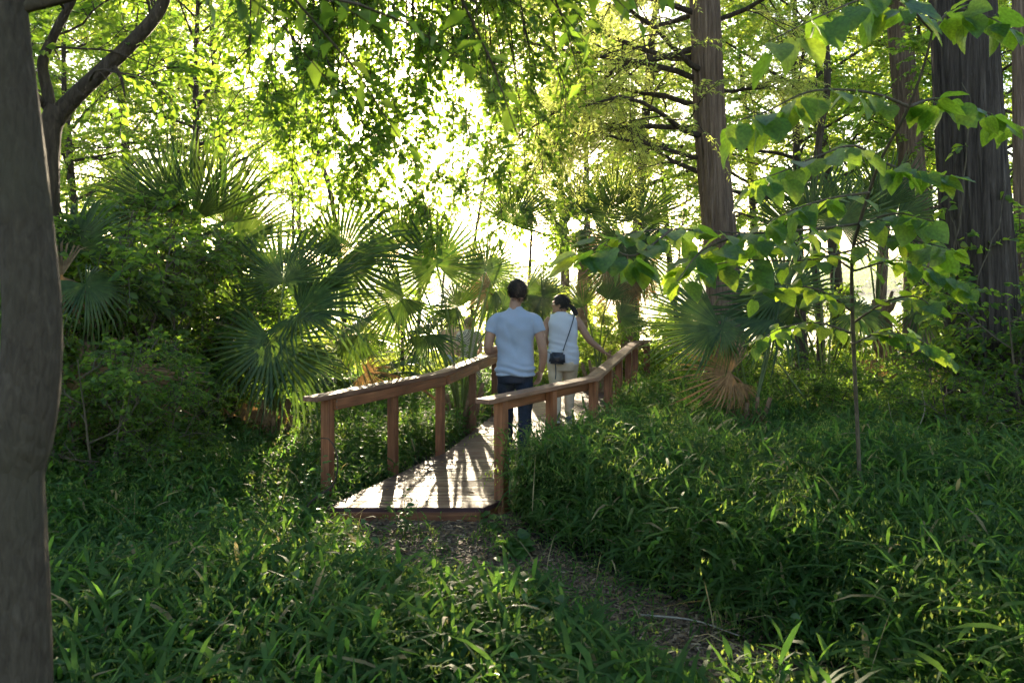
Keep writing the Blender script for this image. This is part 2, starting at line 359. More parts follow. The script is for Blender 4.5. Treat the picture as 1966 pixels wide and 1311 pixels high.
n = 7500; tt = R.random(n) ** .8 * 5.6; idx = np.clip((tt / 10.3 * 79).astype(int), 0, 79)
yy = 6.4 - R.random(n) ** .9 * 4.2
near = np.array([np.argmin(np.abs(PS[:, 1] - v)) for v in yy])
xx = PS[near, 0] + PW[near] * R.uniform(-1.25, 1.25, n)
L_ = R.uniform(.015, .055, n); W_ = R.uniform(.006, .016, n); H_ = R.uniform(.002, .005, n)
az = R.uniform(0, 2 * np.pi, n); ti = R.normal(0, .25, n)
A = np.stack([np.cos(az) * np.cos(ti), np.sin(az) * np.cos(ti), np.sin(ti)], -1); U = nrm(np.stack([R.normal(0, .25, n), R.normal(0, .25, n), np.ones(n)], -1))
S_ = nrm(np.cross(U, A)); U = np.cross(A, S_)
C = np.column_stack([xx, yy, gz(xx, yy) + .016 + R.uniform(0, .012, n)])
cor = np.array([[sx, sy, sz] for sz in (-1, 1) for sy in (-1, 1) for sx in (-1, 1)])
V = C[:, None] + cor[None, :, 0:1] * (A * L_[:, None] / 2)[:, None] * (1 - .25 * (cor[None, :, 1:2] > 0)) + cor[None, :, 1:2] * (S_ * W_[:, None] / 2)[:, None] + cor[None, :, 2:3] * (U * H_[:, None] / 2)[:, None]
bf = np.array([[0, 2, 3, 1], [4, 5, 7, 6], [0, 1, 5, 4], [2, 6, 7, 3], [0, 4, 6, 2], [1, 3, 7, 5]])
Q = (np.arange(n)[:, None, None] * 8 + bf[None]).reshape(-1, 4)
mc, t, o = newmat('bark_chip'); l = t.links
a = N(t, 'ShaderNodeAttribute', attribute_name='var')
c = ramp(t, a.outputs['Fac'], [(0, (.045, .027, .016)), (.5, (.14, .085, .048)), (.85, (.27, .175, .10)), (1, (.42, .31, .20))])
p = N(t, 'ShaderNodeBsdfPrincipled', i_Roughness=.75); l.new(c, p.inputs['Base Color']); l.new(p.outputs[0], o.inputs[0])
tag(obj('mulch', mesh_np('mulch', V.reshape(-1, 3), None, Q, mc, np.repeat(R.random(n), 8))), 'loose brown bark chips strewn over the path', 'mulch', kind='stuff')

# lake and far wooded shore
mw, t, o = newmat('lake_water'); l = t.links
p = N(t, 'ShaderNodeBsdfPrincipled', i_Roughness=.08); p.inputs['Base Color'].default_value = (.05, .10, .11, 1)
tc = N(t, 'ShaderNodeTexCoord'); n1 = N(t, 'ShaderNodeTexNoise', i_Scale=.8, i_Detail=4.0); l.new(tc.outputs['Object'], n1.inputs[0])
b = N(t, 'ShaderNodeBump', i_Strength=.25, i_Distance=.2); l.new(n1.outputs[0], b.inputs['Height']); l.new(b.outputs[0], p.inputs['Normal']); l.new(p.outputs[0], o.inputs[0])
me = mesh_np('lake', np.array([(-900, 33, -1.15), (900, 33, -1.15), (900, 480, -1.15), (-900, 480, -1.15)]), None, np.array([[0, 1, 2, 3]]), mw)
tag(obj('lake', me), 'pale lake water glimpsed behind the trees', 'lake', kind='structure')
g = Geo(); n = 16000
x = R.uniform(-420, 420, n); y = R.uniform(372, 520, n); h = R.uniform(0, 9, n); z = gz(x, y) + h
leaves(g, np.column_stack([x, y, z]), nrm(R.normal(0, 1, (n, 3))), nrm(R.normal(0, 1, (n, 3)) + np.array([0, -.5, .7])), R.uniform(2.2, 4.5, n), R.uniform(2, 3.5, n))
tag(obj('far_woods', g.mesh('far_woods', M['leaf_dark'])), 'hazy wooded shore far across the lake', 'woods', kind='stuff')

# ------------------------------------------------------------------ footbridge
M['dark_metal'] = plain('weathered_steel', (.10, .085, .075), .5, .5, 80, .3)
bridge = thing('wooden_footbridge', 'reddish brown wooden footbridge with railings on both sides', 'footbridge', (-.6, 6.5, 0))
B0 = np.array(bridge.location)
def prism(poly, z0, z1, bev=.004):
    """convex outline extruded from z0 to z1 with a small chamfer along the top edge"""
    poly = np.asarray(poly, float); c = poly.mean(0); n = len(poly)
    dirv = c - poly; ins = poly + dirv / np.maximum(np.linalg.norm(dirv, axis=1, keepdims=True), 1e-6) * bev * 1.4
    V = np.vstack([np.column_stack([poly, np.full(n, z0)]), np.column_stack([poly, np.full(n, z1 - bev)]), np.column_stack([ins, np.full(n, z1)])])
    faces = [list(range(n))[::-1], [2 * n + k for k in range(n)]]
    for r in (0, n):
        for k in range(n): faces.append([r + k, r + (k + 1) % n, r + n + (k + 1) % n, r + n + k])
    return V, faces
def mesh_py(name, V, faces, mat):
    me = bpy.data.meshes.new(name); me.from_pydata([tuple(v) for v in V], [], faces); me.materials.append(mat); me.update(); return me
y = 6.36; rr = random.Random(5); PT = .034
while y < 13.66:
    wd = .089; y1 = y + wd
    (a0, b0), (a1, b1) = deck_x(y), deck_x(y1)
    j1, j2 = rr.uniform(-.006, .006), rr.uniform(-.006, .006)
    poly = np.array([(a0 + j1, y), (b0 + j2, y), (b1 + j2, y1), (a1 + j1, y1)])
    c = np.array([poly[:, 0].mean(), poly[:, 1].mean()])
    V, F = prism(poly - c, -PT, rr.uniform(-.0015, .0015))
    o = obj('plank', mesh_py('plank', V, F, M['deck']), None, bridge, (c[0] - B0[0], c[1] - B0[1], 0)); o.rotation_euler = (rr.uniform(-.012, .012), rr.uniform(-.001, .001), 0)
    y = y1 + .010
def board(name, p, q, wid, hgt, mat, parent, ext0=0.0, ext1=0.0, org=B0, bev=.005, roll=0.0):
    """straight board from p to q (centre line), width across, height up; its length lies along local y"""
    p = Vector(p); q = Vector(q); d = (q - p); L = d.length; d.normalize(); p = p - d * ext0; q = q + d * ext1; L = (q - p).length
    bm = bmesh.new(); bmesh.ops.create_cube(bm, size=1.0)
    for v in bm.verts: v.co = Vector((v.co.x * wid, v.co.y * L, v.co.z * hgt))
    bmesh.ops.bevel(bm, geom=list(bm.edges), offset=bev, segments=1, affect='EDGES')
    me = bpy.data.meshes.new(name); bm.to_mesh(me); bm.free(); me.materials.append(mat)
    o = obj(name, me, None, parent); c = (p + q) / 2 - Vector(org)
    side = d.cross(Vector((0, 0, 1))).normalized(); up = side.cross(d)
    o.matrix_local = Matrix.Translation(c) @ Matrix((side, d, up)).transposed().to_4x4() @ Matrix.Rotation(roll, 4, 'Y')
    return o
# rim boards under the planks
board('fascia_board', (-1.40, 6.375, -.092), (-.24, 6.375, -.092), .038, .114, M['rail'], bridge)
for E in (LEFT, RIGHT):
    s = .05 if E is LEFT else -.05
    for (p, q) in zip(E[:-1], E[1:]):
        if abs(q[1] - p[1]) < .4 and E is LEFT: continue
        board('rim_joist', (p[0] + s, p[1] + .06, -.102), (q[0] + s, q[1] + .02, -.102), .038, .13, M['rail'], bridge)
def post(x, y, top, parent, w=.088, tw=0.0, bot=-.45, rz=.45):
    bm = bmesh.new(); bmesh.ops.create_cube(bm, size=1.0)
    for v in bm.verts: v.co = Vector((v.co.x * w, v.co.y * w, (v.co.z + .5) * (top - bot) + bot))
    bmesh.ops.bevel(bm, geom=[e for e in bm.edges], offset=.005, segments=1, affect='EDGES')
    me = bpy.data.meshes.new('post'); bm.to_mesh(me); bm.free(); me.materials.append(M['post'])
    o = obj('post', me, None, parent, (x - B0[0], y - B0[1], 0)); o.rotation_euler = (0, tw, -rz); return o
def railing(pts, posts, side, label):
    """pts = bends of the rail line (at post centres), posts = positions along it; side = +1 deck lies to the right"""
    root = bpy.data.objects.new('railing', None); col.objects.link(root); root.parent = bridge; root['label'] = label
    pts = [Vector((x, y, 0)) for x, y in pts]; H = .80
    ns = len(pts) - 1
    for k in range(ns):
        p, q = pts[k], pts[k + 1]; d = (q - p).normalized(); r = d.cross(Vector((0, 0, 1))) * side
        up = Vector((0, 0, H + .003 * k))
        e0 = .25 if k == 0 else .03; e1 = .10 if k == ns - 1 else .022
        if k > 0: p2 = p + d * .031
        else: p2 = p
        L = (q - p2).length; cut = .56 if L > 2.2 else None
        segs = [(p2, q, e0, e1)] if not cut else [(p2, p2 + d * L * cut, e0, -.001), (p2 + d * (L * cut), q, -.001, e1)]
        for (s0, s1, x0, x1) in segs:
            board('cap_rail', s0 + up + r * .012, s1 + up + r * .012, .142, .038, M['cap'], root, x0, x1)
        off = r * .063
        board('side_rail', p2 + off + Vector((0, 0, H - .019 - .047 - .003)), q + off + Vector((0, 0, H - .019 - .047 - .003)), .036, .092, M['rail'], root, -.01 if k == 0 else .0, .03 if k == ns - 1 else -.034)
    for (x, y, w, rz) in posts:                       # screw heads where the side rail meets each post
        k = min(range(ns), key=lambda j: abs((Vector((x, y, 0)) - pts[j]).cross((pts[j + 1] - pts[j]).normalized()).length) + (0 if pts[j].y - .2 <= y <= pts[j + 1].y + .2 else 9))
        d = (pts[k + 1] - pts[k]).normalized(); r = d.cross(Vector((0, 0, 1))) * side
        for dz in (-.045, -.09):
            g = Geo(); c = np.array(Vector((x, y, H + dz)) + r * .083 + d * .012); g.add(*tube([c - np.array(r) * .004 - B0, c - B0], [.006, .005], 8)); obj('screw', g.mesh('screw', M['dark_metal']), None, root)
        post(x, y, H - .022, root, w, rr.uniform(-.006, .006), -.42, rz)
    return root
LR = [(-1.50, 6.78), (-.73, 8.55), (-.235, 11.3), (.13, 13.45)]
railing(LR, [(-1.50, 6.78, .082, .43), (-1.10, 7.70, .078, .43), (-.735, 8.52, .078, .35), (-.47, 9.98, .078, .18), (-.235, 11.3, .078, .18), (.13, 13.45, .078, .18)], 1, 'left railing with a lit cap board')
RRL = [(-.085, 6.62), (.80, 8.08), (1.95, 13.2), (2.22, 13.72)]
railing(RRL, [(-.085, 6.62, .088, .5), (.345, 7.33, .078, .53), (.79, 8.05, .078, .4), (1.07, 9.28, .089, .22), (1.35, 10.53, .089, .22), (1.66, 11.90, .089, .22), (1.95, 13.2, .089, .22), (2.22, 13.72, .089, .48)], -1, 'right railing that the woman reaches for')
# ------------------------------------------------------------------ trees
def polyline(rng, p0, d0, L, k, wob, pull):
    """wandering polyline: pull = vector added to the direction at each step"""
    pts = [np.array(p0, float)]; d = np.array(d0, float); d /= np.linalg.norm(d); st = L / (k - 1)
    for _ in range(k - 1):
        d = d + rng.normal(0, wob, 3) + pull; d /= np.linalg.norm(d); pts.append(pts[-1] + d * st)
    return np.array(pts)
def along(pts, t):
    u = t * (len(pts) - 1); i = min(int(u), len(pts) - 2); f = u - i
    return pts[i] * (1 - f) + pts[i + 1] * f, nrm(pts[i + 1] - pts[i])
def perp_dir(rng, d, ang, flat=.55):
    a = rng.normal(0, 1, 3); a[2] *= flat; a = a - d * a.dot(d); a = a / np.linalg.norm(a)
    return d * math.cos(ang) + a * math.sin(ang)
def grow_limb(rng, g, tw, p0, d0, L, r, n2, n3, twl, pull, wob=.09, sides=6):
    """a limb with side branches and twigs: wood goes to g, twigs to tw"""
    pts = polyline(rng, p0, d0, L, 8, wob, pull)
    g.add(*tube(pts, np.linspace(r, r * .22, 8), sides))
    for j in range(n2):
        t = .22 + .78 * (j + rng.random()) / n2; p, d = along(pts, min(t, .99))
        l2 = L * rng.uniform(.28, .5) * (1.15 - .6 * t)
        q = polyline(rng, p, perp_dir(rng, d, rng.uniform(.5, 1.1)), l2, 5, wob * 1.3, pull * .8)
        g.add(*tube(q, np.linspace(max(r * .32 * (1.2 - t), .006), .004, 5), 4, False))
        for k in range(n3):
            t2 = .15 + .85 * (k + rng.random()) / n3; p3, d3 = along(q, min(t2, .99))
            e = perp_dir(rng, d3, rng.uniform(.4, 1.1)); l3 = twl * rng.uniform(.6, 1.25); tw.append((p3, e, l3))
    p, d = along(pts, .97)
    for _ in range(n3): tw.append((p, perp_dir(rng, d, rng.uniform(.1, .9)), twl * rng.uniform(.6, 1.2)))
def twig_leaves(rng, g, gw, tw, k, L, W, droop=.35, kind='rhomb', drop=0.0, wood=True, spread=1.0, upn=.9, m=0, dens=None):
    P0 = np.array([t[0] for t in tw]); D = nrm(np.array([t[1] for t in tw])); LL = np.array([t[2] for t in tw]); n = len(tw)
    Z = np.array([0, 0, 1.0])
    ts = np.linspace(.12, 1, k)
    tv = rng.uniform(.0, 1, n)
    for j, t in enumerate(ts):
        keep = rng.random(n) > drop
        p = P0 + D * (LL * t)[:, None] - Z * (droop * LL * t * t)[:, None]
        d = nrm(D - Z * (2 * droop * t)); s = nrm(np.cross(d, Z) + 1e-4) * (1 if j % 2 else -1)
        a = nrm(d * rng.uniform(.2, .9, (n, 1)) + s * spread + rng.normal(0, .38, (n, 3)) - Z * rng.uniform(0, .5, (n, 1)))
        N_ = nrm(Z * upn + rng.normal(0, .55, (n, 3)))
        sc_ = rng.uniform(.65, 1.2, n)
        leaves(g, p[keep], a[keep], N_[keep], (L * sc_)[keep], (W * sc_)[keep], kind, np.clip(tv * .6 + rng.random(n) * .5, 0, 1)[keep], m)
    if wood:
        s1 = P0 + D * (LL * .5)[:, None] - Z * (droop * LL * .25)[:, None]; s2 = P0 + D * LL[:, None] - Z * (droop * LL)[:, None]
        S = nrm(np.cross(D, Z) + 1e-4); B = np.cross(D, S); r = .0035
        V = np.stack([c + o_ * f for c, f in ((P0, 1.3), (s1, 1.0), (s2, .4)) for o_ in (S * r, -S * r * .5 + B * r * .87, -S * r * .5 - B * r * .87)], 1)
        q = np.array([[a_, b_, b_ + 3, a_ + 3] for r0 in (0, 3) for a_, b_ in ((r0, r0 + 1), (r0 + 1, r0 + 2), (r0 + 2, r0))])
        gw.add(V.reshape(-1, 3), None, (np.arange(n)[:, None, None] * 9 + q[None]).reshape(-1, 4))
def tree_proto(seed, H, r0, crown0, spread, n1, n2, n3, twl, k, L, W, leafmat, barkmat, lean=(0, 0), droop=.35, kind='rhomb', stems=1, up=.5, drop=0.0, flare=1.25, pull=(0, 0, .02)):
    rng = np.random.default_rng(seed); gw = Geo(); gl = Geo(); tw = []
    for s in range(stems):
        az0 = s * 2 * math.pi / max(stems, 1) + rng.random()
        d0 = np.array([lean[0], lean[1], 1.0]) + (np.array([math.cos(az0), math.sin(az0), 0]) * rng.uniform(.25, .6) if stems > 1 else 0)
        h = H * (rng.uniform(.75, 1.0) if stems > 1 else 1)
        tr = polyline(rng, (0, 0, -.25), d0, h + .25, 12, .035, np.array([0, 0, .03]))
        rad = r0 * (1 - .78 * np.linspace(0, 1, 12)); rad[0] *= flare; rad[1] *= 1 + (flare - 1) * .3
        gw.add(*tube(tr, rad, 10 if r0 > .05 else 6))
        for i in range(n1):
            t = crown0 + (1 - crown0) * (i + .4 * rng.random()) / n1; p, d = along(tr, min(t, .985)); f = (t - crown0) / (1 - crown0)
            az = i * 2.4 + rng.uniform(-.4, .4) + az0; el = up * (.25 + 1.2 * f) + rng.uniform(-.15, .15)
            dd = np.array([math.cos(az) * math.cos(el), math.sin(az) * math.cos(el), math.sin(el)])
            ll = spread * (1.0 - .62 * f) * (.72 + .28 * min(1, f * 5 + .3)) * rng.uniform(.8, 1.18)
            grow_limb(rng, gw, tw, p, dd, ll, max(r0 * .36 * (1 - .6 * f), .008), n2, n3, twl, np.array(pull))
    twig_leaves(rng, gl, gw, tw, k, L, W, droop, kind, drop)
    return gw.mesh('trunk', M[barkmat], True), gl.mesh('crown', M[leafmat])
def place(proto, name, label, cat, loc, rz=0.0, s=1.0, group=None, sz=None):
    t = thing(name, label, cat, loc, rz, group); t.scale = (s, s, sz or s)
    a = obj('trunk' if cat == 'tree' else 'stem', proto[0], None, t)
    b = obj('crown' if cat == 'tree' else 'foliage', proto[1], None, t); b['kind'] = 'stuff'
    return t
def gp(px, d): x = (px - 983.0) / FPX * d; return (x, d, gz1(x, d))

broad = [tree_proto(1, 11.5, .17, .38, 4.0, 20, 8, 5, .85, 18, .125, .078, 'leaf', 'bark'),
         tree_proto(2, 12.5, .20, .38, 4.3, 21, 8, 5, .9, 17, .13, .08, 'leaf_pale', 'bark'),
         tree_proto(3, 10.5, .15, .36, 3.6, 20, 8, 5, .8, 18, .12, .075, 'leaf', 'bark', lean=(.12, 0))]
GB = 'leafy trees closing off the background'
back = [ # proto, px, distance, scale, turn, label
 (0, -330, 25, 1.0, 0.3, 'leafy background tree half out of view behind the grey trunk at the left edge'),
 (2, 40, 21, .95, 1.2, 'bright green background tree right behind the fork of the forked tree'),
 (1, 255, 27, 1.05, 2.2, 'pale green background tree seen under the rising limb of the forked tree'),
 (0, 455, 23, .95, 3.4, 'sunlit tree rising behind the tall upright palm fronds on the left'),
 (2, 1085, 30, 1.25, 4.4, 'backlit tree right of the sun glare, behind the womans head'),
 (1, 1215, 25, 1.1, 5.2, 'pale backlit tree filling the top left of the cypress trunk'),
 (0, 1465, 27, 1.05, 1.9, 'sunlit tree directly right of the straight cypress trunk'),
 (1, 1610, 21, .92, 2.8, 'pale yellow green tree behind the large heart shaped leaves'),
 (2, 1790, 25, 1.1, 3.9, 'background tree between the slim far trunk and the massive trunk'),
 (0, 1990, 20, .95, 0.2, 'bright leafy tree behind the massive trunk at the right edge'),
 (1, 1130, 37, 1.15, 1.3, 'far pale tree left of the straight cypress, behind its drooping limbs'),
 (0, 590, 36, .95, 2.2, 'far tree behind the dark hanging leaves, left of the sun glare'),
 (2, 150, 17, .80, 5.1, 'lit tree crown showing between the two limbs of the forked tree'),
 (0, 380, 18.5, .80, 4.5, 'lit tree directly above the upright palm fans on the left'),
 (1, 330, 34, 1.2, 1.5, 'tall pale tree far behind at upper left'),
 (0, 1300, 34, 1.05, 2.5, 'tall far tree behind the straight cypress trunk'),
 (0, 1540, 17.5, .80, 3.6, 'lit tree just behind the thin dark wavy stem'),
 (1, 1690, 32, 1.2, 4.7, 'tall far tree behind the slim far trunk'),
 (2, 1890, 15.0, .80, 5.8, 'leafy tree close behind the massive trunk'),
]
sparse = tree_proto(7, 6.0, .07, .22, 2.3, 13, 6, 4, .6, 8, .10, .062, 'leaf', 'bark', drop=.25)
for (px, d, s, rz, lab) in ((1008, 24.0, 1.0, .9, 'sparse young tree in the white gap right of the mans head'), (775, 15.5, .62, 5.5, 'small loose leafed tree added to shade the deck, between the largest palm fan and the petioles'), (800, 18.0, .85, .4, 'sparse young tree with loose leaves straight in the sun glare'), (905, 20.5, 1.0, 2.4, 'loose leafed young tree behind the tall palm, right of the glare'), (575, 19.0, .9, 4.1, 'loose leafed young tree left of the largest dark palm fan'),
        (852, 16.5, .58, 3.3, 'small loose leafed tree added to dapple the deck, low behind the tall palm petioles'), (1290, 19.5, .75, 1.0, 'sparse young tree in the white gap left of the cypress trunk')):  # the small loose leafed trees are added to break up the sun on the deck
    place(sparse, 'young_tree', lab, 'tree', gp(px, d), rz, s, 'sparse young trees against the light')
for (k, px, d, s, rz, lab) in back:
    place(broad[k], 'background_tree', lab, 'tree', gp(px, d), rz, s, GB)

# bald cypress trees: straight fibrous trunks, drooping sprays
def needle_mesh(seed, specs, kdens=34, twl=.6, L=.075, W=.018):
    """limb specs: (start, dir, length, radius) -> wood, sprays"""
    rng = np.random.default_rng(seed); gw = Geo(); gl = Geo(); tw = []
    for (p, d, l_, r) in specs: grow_limb(rng, gw, tw, p, d, l_, r, 12, 7, twl, np.array([0, 0, -.07]), .16)
    twig_leaves(rng, gl, gw, tw, kdens, L, W, .45, 'rhomb', 0.0, True, 1.3)
    return gw, gl
def fluted(pts, rad, n=40, seed=0, amp=.06, fl=9):
    """trunk with vertical ribs and fibre ridges"""
    rng = np.random.default_rng(seed); V, T, Q = tube(pts, rad, n); k = len(pts)
    ph = rng.uniform(0, 6.28, 6); ang = np.linspace(0, 2 * np.pi, n, endpoint=False)
    for i in range(k):
        z = i / (k - 1); a = amp * (1.0 + 2.2 * max(0, .22 - z) / .22)
        wv = .55 * math.sin(z * 43 + ph[2]) + .45 * math.sin(z * 97 + ph[3]); 
        f = 1 + a * (.5 * np.sin(fl * ang + ph[0] + z * 2) + .3 * np.sin((2 * fl + 3) * ang + ph[1] - z * 3) - .75 * np.abs(np.sin((fl * 1.5 + 4.5) * ang + ph[4] + 1.2 * wv + 1.5 * np.sin(3 * ang + z * 9))) ** .5 + .5 * np.abs(np.sin((fl * 2.0 + 12) * ang - ph[5] + 1.9 * wv + 2 * np.sin(2 * ang - z * 14))) + .22 * rng.uniform(-1, 1, n))
        V[i * n:(i + 1) * n] = pts[i] + (V[i * n:(i + 1) * n] - pts[i]) * f[:, None]
    return V, T, Q
def big_trunk(name, label, pix, d, wid, mat, seed, top=9.0, amp=.06, group='tall cypress trunks', limbs=None, kd=36, fl=9):
    """trunk through photo points pix = [(px, py)], widths in metres"""
    P = [np.array(at(x, y, d)) for x, y in pix]; 
    dirv = nrm(P[0] - P[1]); P = [P[0] + dirv * (top - P[0][2]) / max(dirv[2], .3)] + P
    base = P[-1].copy(); base[2] = gz1(base[0], base[1]) - .2; P.append(base); P = P[::-1]
    pts = spline(P, 110 if wid > .4 else 44); hz = (pts[:, 2] - pts[0, 2]) / (pts[-1, 2] - pts[0, 2])
    rad = wid / 2 * (1.08 - .3 * hz + .55 * np.exp(-(pts[:, 2] - pts[0, 2]) / .55))
    org = np.array([base[0], base[1], gz1(base[0], base[1])])
    t = thing(name, label, 'tree', org, 0, group)
    V, T, Q = fluted(pts - org, rad, (230 if wid > .6 else 130) if wid > .4 else 40, seed, amp, fl)
    g = Geo(); g.add(V, T, Q); obj('trunk', g.mesh('trunk', M[mat], True), None, t)
    if limbs:
        specs = []
        for (h, az, el, L, r) in limbs:
            j = np.argmin(np.abs(pts[:, 2] - h)); specs.append((pts[j] - org, (math.cos(az) * math.cos(el), math.sin(az) * math.cos(el), math.sin(el)), L, r))
        gw, gl = needle_mesh(seed + 50, specs, kd)
        obj('branch', gw.mesh('branch', M['bark'], True), None, t); c = obj('crown', gl.mesh('crown', M['needle']), None, t); c['kind'] = 'stuff'
    return t, pts
pi = math.pi
big_trunk('cypress_tree', 'straight brown cypress trunk standing right of the woman, bare up to its drooping limbs', [(1353, 0), (1364, 250), (1384, 480), (1392, 640)], 12.5, .50, 'bark_cypress', 3, 9.5, .04, fl=14,
          limbs=[(3.3, 2.75, .35, 2.4, .045), (3.9, 3.4, .25, 2.9, .05), (4.4, 2.5, .2, 2.8, .05), (4.9, 3.8, .15, 3.0, .05), (5.3, 3.0, .2, 3.2, .055), (5.9, 2.2, .3, 2.8, .05), (6.3, 4.2, .2, 2.8, .05), (3.6, 3.0, .1, 2.6, .04), (4.1, 2.9, .3, 3.2, .05), (4.7, 3.3, .35, 3.6, .05), (5.1, 2.7, .2, 3.6, .05), (5.7, 3.5, .2, 3.6, .05), (4.6, .6, .3, 1.8, .035), (5.6, -.4, .3, 2.2, .045), (6.9, 3.2, .4, 2.6, .05), (7.4, 1.2, .4, 2.4, .05), (7.9, 5.2, .4, 2.4, .05), (8.5, 2.6, .6, 2.0, .04), (9, 4, .8, 1.8, .04)])
big_trunk('cypress_tree', 'massive dark ridged trunk at the right edge with leafy vines around it', [(1848, 0), (1862, 260), (1880, 520), (1893, 760)], 8.0, .62, 'bark_dark', 4, 8.5, .036, fl=17)
big_trunk('cypress_tree', 'slim brown trunk farther back, just left of the massive trunk', [(1722, 0), (1742, 220), (1755, 380), (1762, 560)], 15.0, .46, 'bark_cypress', 5, 10, limbs=[(7.0, .2, .3, 2.4, .05), (7.6, 2.4, .3, 2.6, .05), (8.4, 4.4, .4, 2.2, .05), (9.2, 1.2, .5, 2.0, .04)])
big_trunk('cypress_tree', 'orange lit trunk sliver at the far right edge of the view', [(1957, 0), (1958, 200), (1962, 420), (1968, 700)], 12.5, .22, 'bark_cypress', 6, 9)
big_trunk('thin_tree', 'thin dark wavy stem between the cypress and the slim far trunk', [(1585, 60), (1588, 170), (1574, 260), (1560, 420), (1575, 640)], 14.0, .13, 'bark', 7, 7.5, .03, 'thin woodland stems')
big_trunk('thin_tree', 'thin leaning stem rising left of the sun glare behind the palms', [(560, 60), (590, 220), (640, 400), (662, 640)], 16.0, .10, 'bark', 8, 7.5, .03, 'thin woodland stems')

# smooth grey trunk close to the camera, at the left edge
P = [at(-10, -700, 2.0), at(-6, -250, 2.0), at(0, 0, 2.0), at(26, 230, 2.0), at(48, 430, 2.0), at(62, 600, 2.0), at(56, 740, 2.0), at(38, 840, 2.0), at(27, 905, 2.0), at(27, 1000, 2.0), at(36, 1311, 2.0)]
base = P[-1].copy(); base.z = gz1(base.x, base.y) - .15; P.append(base)
pts = spline([np.array(p) for p in P], 150)[::-1]; org = np.array([base.x, base.y, base.z + .15])
rpx = np.interp(pts[:, 2], [at(0, y, 2.0).z for y in (1311, 1000, 905, 850, 740, 600, 430, 230, 0, -700)], [57, 55, 52, 58, 54, 51, 49, 48, 46, 40])
g = Geo(); V, T, Q = fluted(pts - org, rpx / FPX * 2.0, 96, 9, .018, 5); g.add(V, T, Q)
t = thing('foreground_tree', 'smooth grey trunk standing close up along the left edge', 'tree', org)
obj('trunk', g.mesh('trunk', M['bark_smooth'], True), None, t)
g = Geo(); q = spline([np.array(at(50, 800, 2.0)) - org, np.array(at(-5, 740, 2.0)) - org, np.array(at(-60, 600, 2.05)) - org, np.array(at(-150, 300, 2.1)) - org], 14)
g.add(*tube(q, np.linspace(.022, .012, 14), 10)); obj('branch', g.mesh('branch', M['bark_smooth'], True), None, t)
rng = np.random.default_rng(21); gw = Geo(); gl = Geo(); tw = []
tops = [np.array(at(22, -700, 2.0)) - org]
for k in range(7):
    a = k * 1.1; grow_limb(rng, gw, tw, tops[0] - np.array([0, 0, .15 * k]), (math.cos(a), math.sin(a), .5), 1.5, .016, 5, 4, .4, np.array([0, 0, -.01]))
# leafy tips that hang into the top left of the view
for (x0, y0, x1, y1) in ((430, -120, 470, 40), (395, -150, 400, 10), (520, -160, 495, 30)):
    p, q2 = np.array(at(x0, y0, 2.3)) - org, np.array(at(x1, y1, 2.2)) - org
    gw.add(*tube(spline([tops[0] - np.array([0, 0, .3]), (tops[0] + p) / 2 + np.array([0, 0, .1]), p, q2], 14), np.linspace(.012, .002, 14), 5))
    n = 5; f = np.linspace(.1, 1, n)[:, None]; leaves(gl, p + (q2 - p) * f, nrm((q2 - p)[None] + rng.normal(0, .05, (n, 3))), nrm(rng.normal(0, 1, (n, 3)) + np.array([0, -.8, .6])), .085, .034, 'lance')
twig_leaves(rng, gl, gw, tw, 9, .085, .04, .3)
obj('branch', gw.mesh('branch', M['twig'], True), None, t); c = obj('crown', gl.mesh('crown', M['leaf_dark']), None, t); c['kind'] = 'stuff'

# forked tree on the left; its long limb carries the dark leaves that hang over the middle
D1 = 8.0
org = np.array(gp(92, D1)); t = thing('forked_tree', 'dark forked tree at upper left whose limb rises right and carries hanging leaves', 'tree', org)
def ap(x, y, d): return np.array(at(x, y, d)) - org
g = Geo()
tr = spline([ap(84, 1010, D1), ap(90, 700, D1), ap(88, 420, D1), ap(92, 265, D1), ap(112, 205, D1)], 24)
V, T, Q = fluted(tr, np.linspace(.15, .098, 24), 24, 2, .03, 7); g.add(V, T, Q)
limb = spline([ap(104, 232, D1), ap(135, 195, D1), ap(190, 142, D1), ap(258, 78, D1), ap(310, 12, D1), ap(345, -90, 8.1), ap(450, -240, 8.3), ap(640, -330, 8.7), ap(850, -330, 9.2)], 46)
g.add(*tube(limb, np.linspace(.088, .03, 46), 12, True, .02))
l2 = spline([ap(98, 240, D1), ap(92, 180, D1), ap(82, 120, 7.95), ap(110, 55, 7.9), ap(150, -30, 7.8), ap(190, -200, 7.7), ap(150, -420, 7.6)], 28)
g.add(*tube(l2, np.linspace(.062, .02, 28), 10, True, .02))
l3 = spline([ap(120, 215, D1), ap(90, 205, 8.0), ap(60, 175, 7.8), ap(10, 120, 7.6), ap(-90, 20, 7.5)], 16); g.add(*tube(l3, np.linspace(.05, .018, 16), 8))
stub = spline([ap(215, 122, D1), ap(232, 150, 7.95), ap(240, 185, 7.9)], 8); g.add(*tube(stub, np.linspace(.026, .007, 8), 7))
rng = np.random.default_rng(5); gl = Geo(); tw = []
for k in range(16):                                 # small twiggy branches on the limbs
    src = (limb[:26], l2, l3)[k % 3]; p, d = along(src, rng.uniform(.35, .98))
    grow_limb(rng, g, tw, p, perp_dir(rng, d, rng.uniform(.7, 1.3)), rng.uniform(.9, 1.7), .014, 5, 4, .42, np.array([0, 0, .0]), .16, 5)
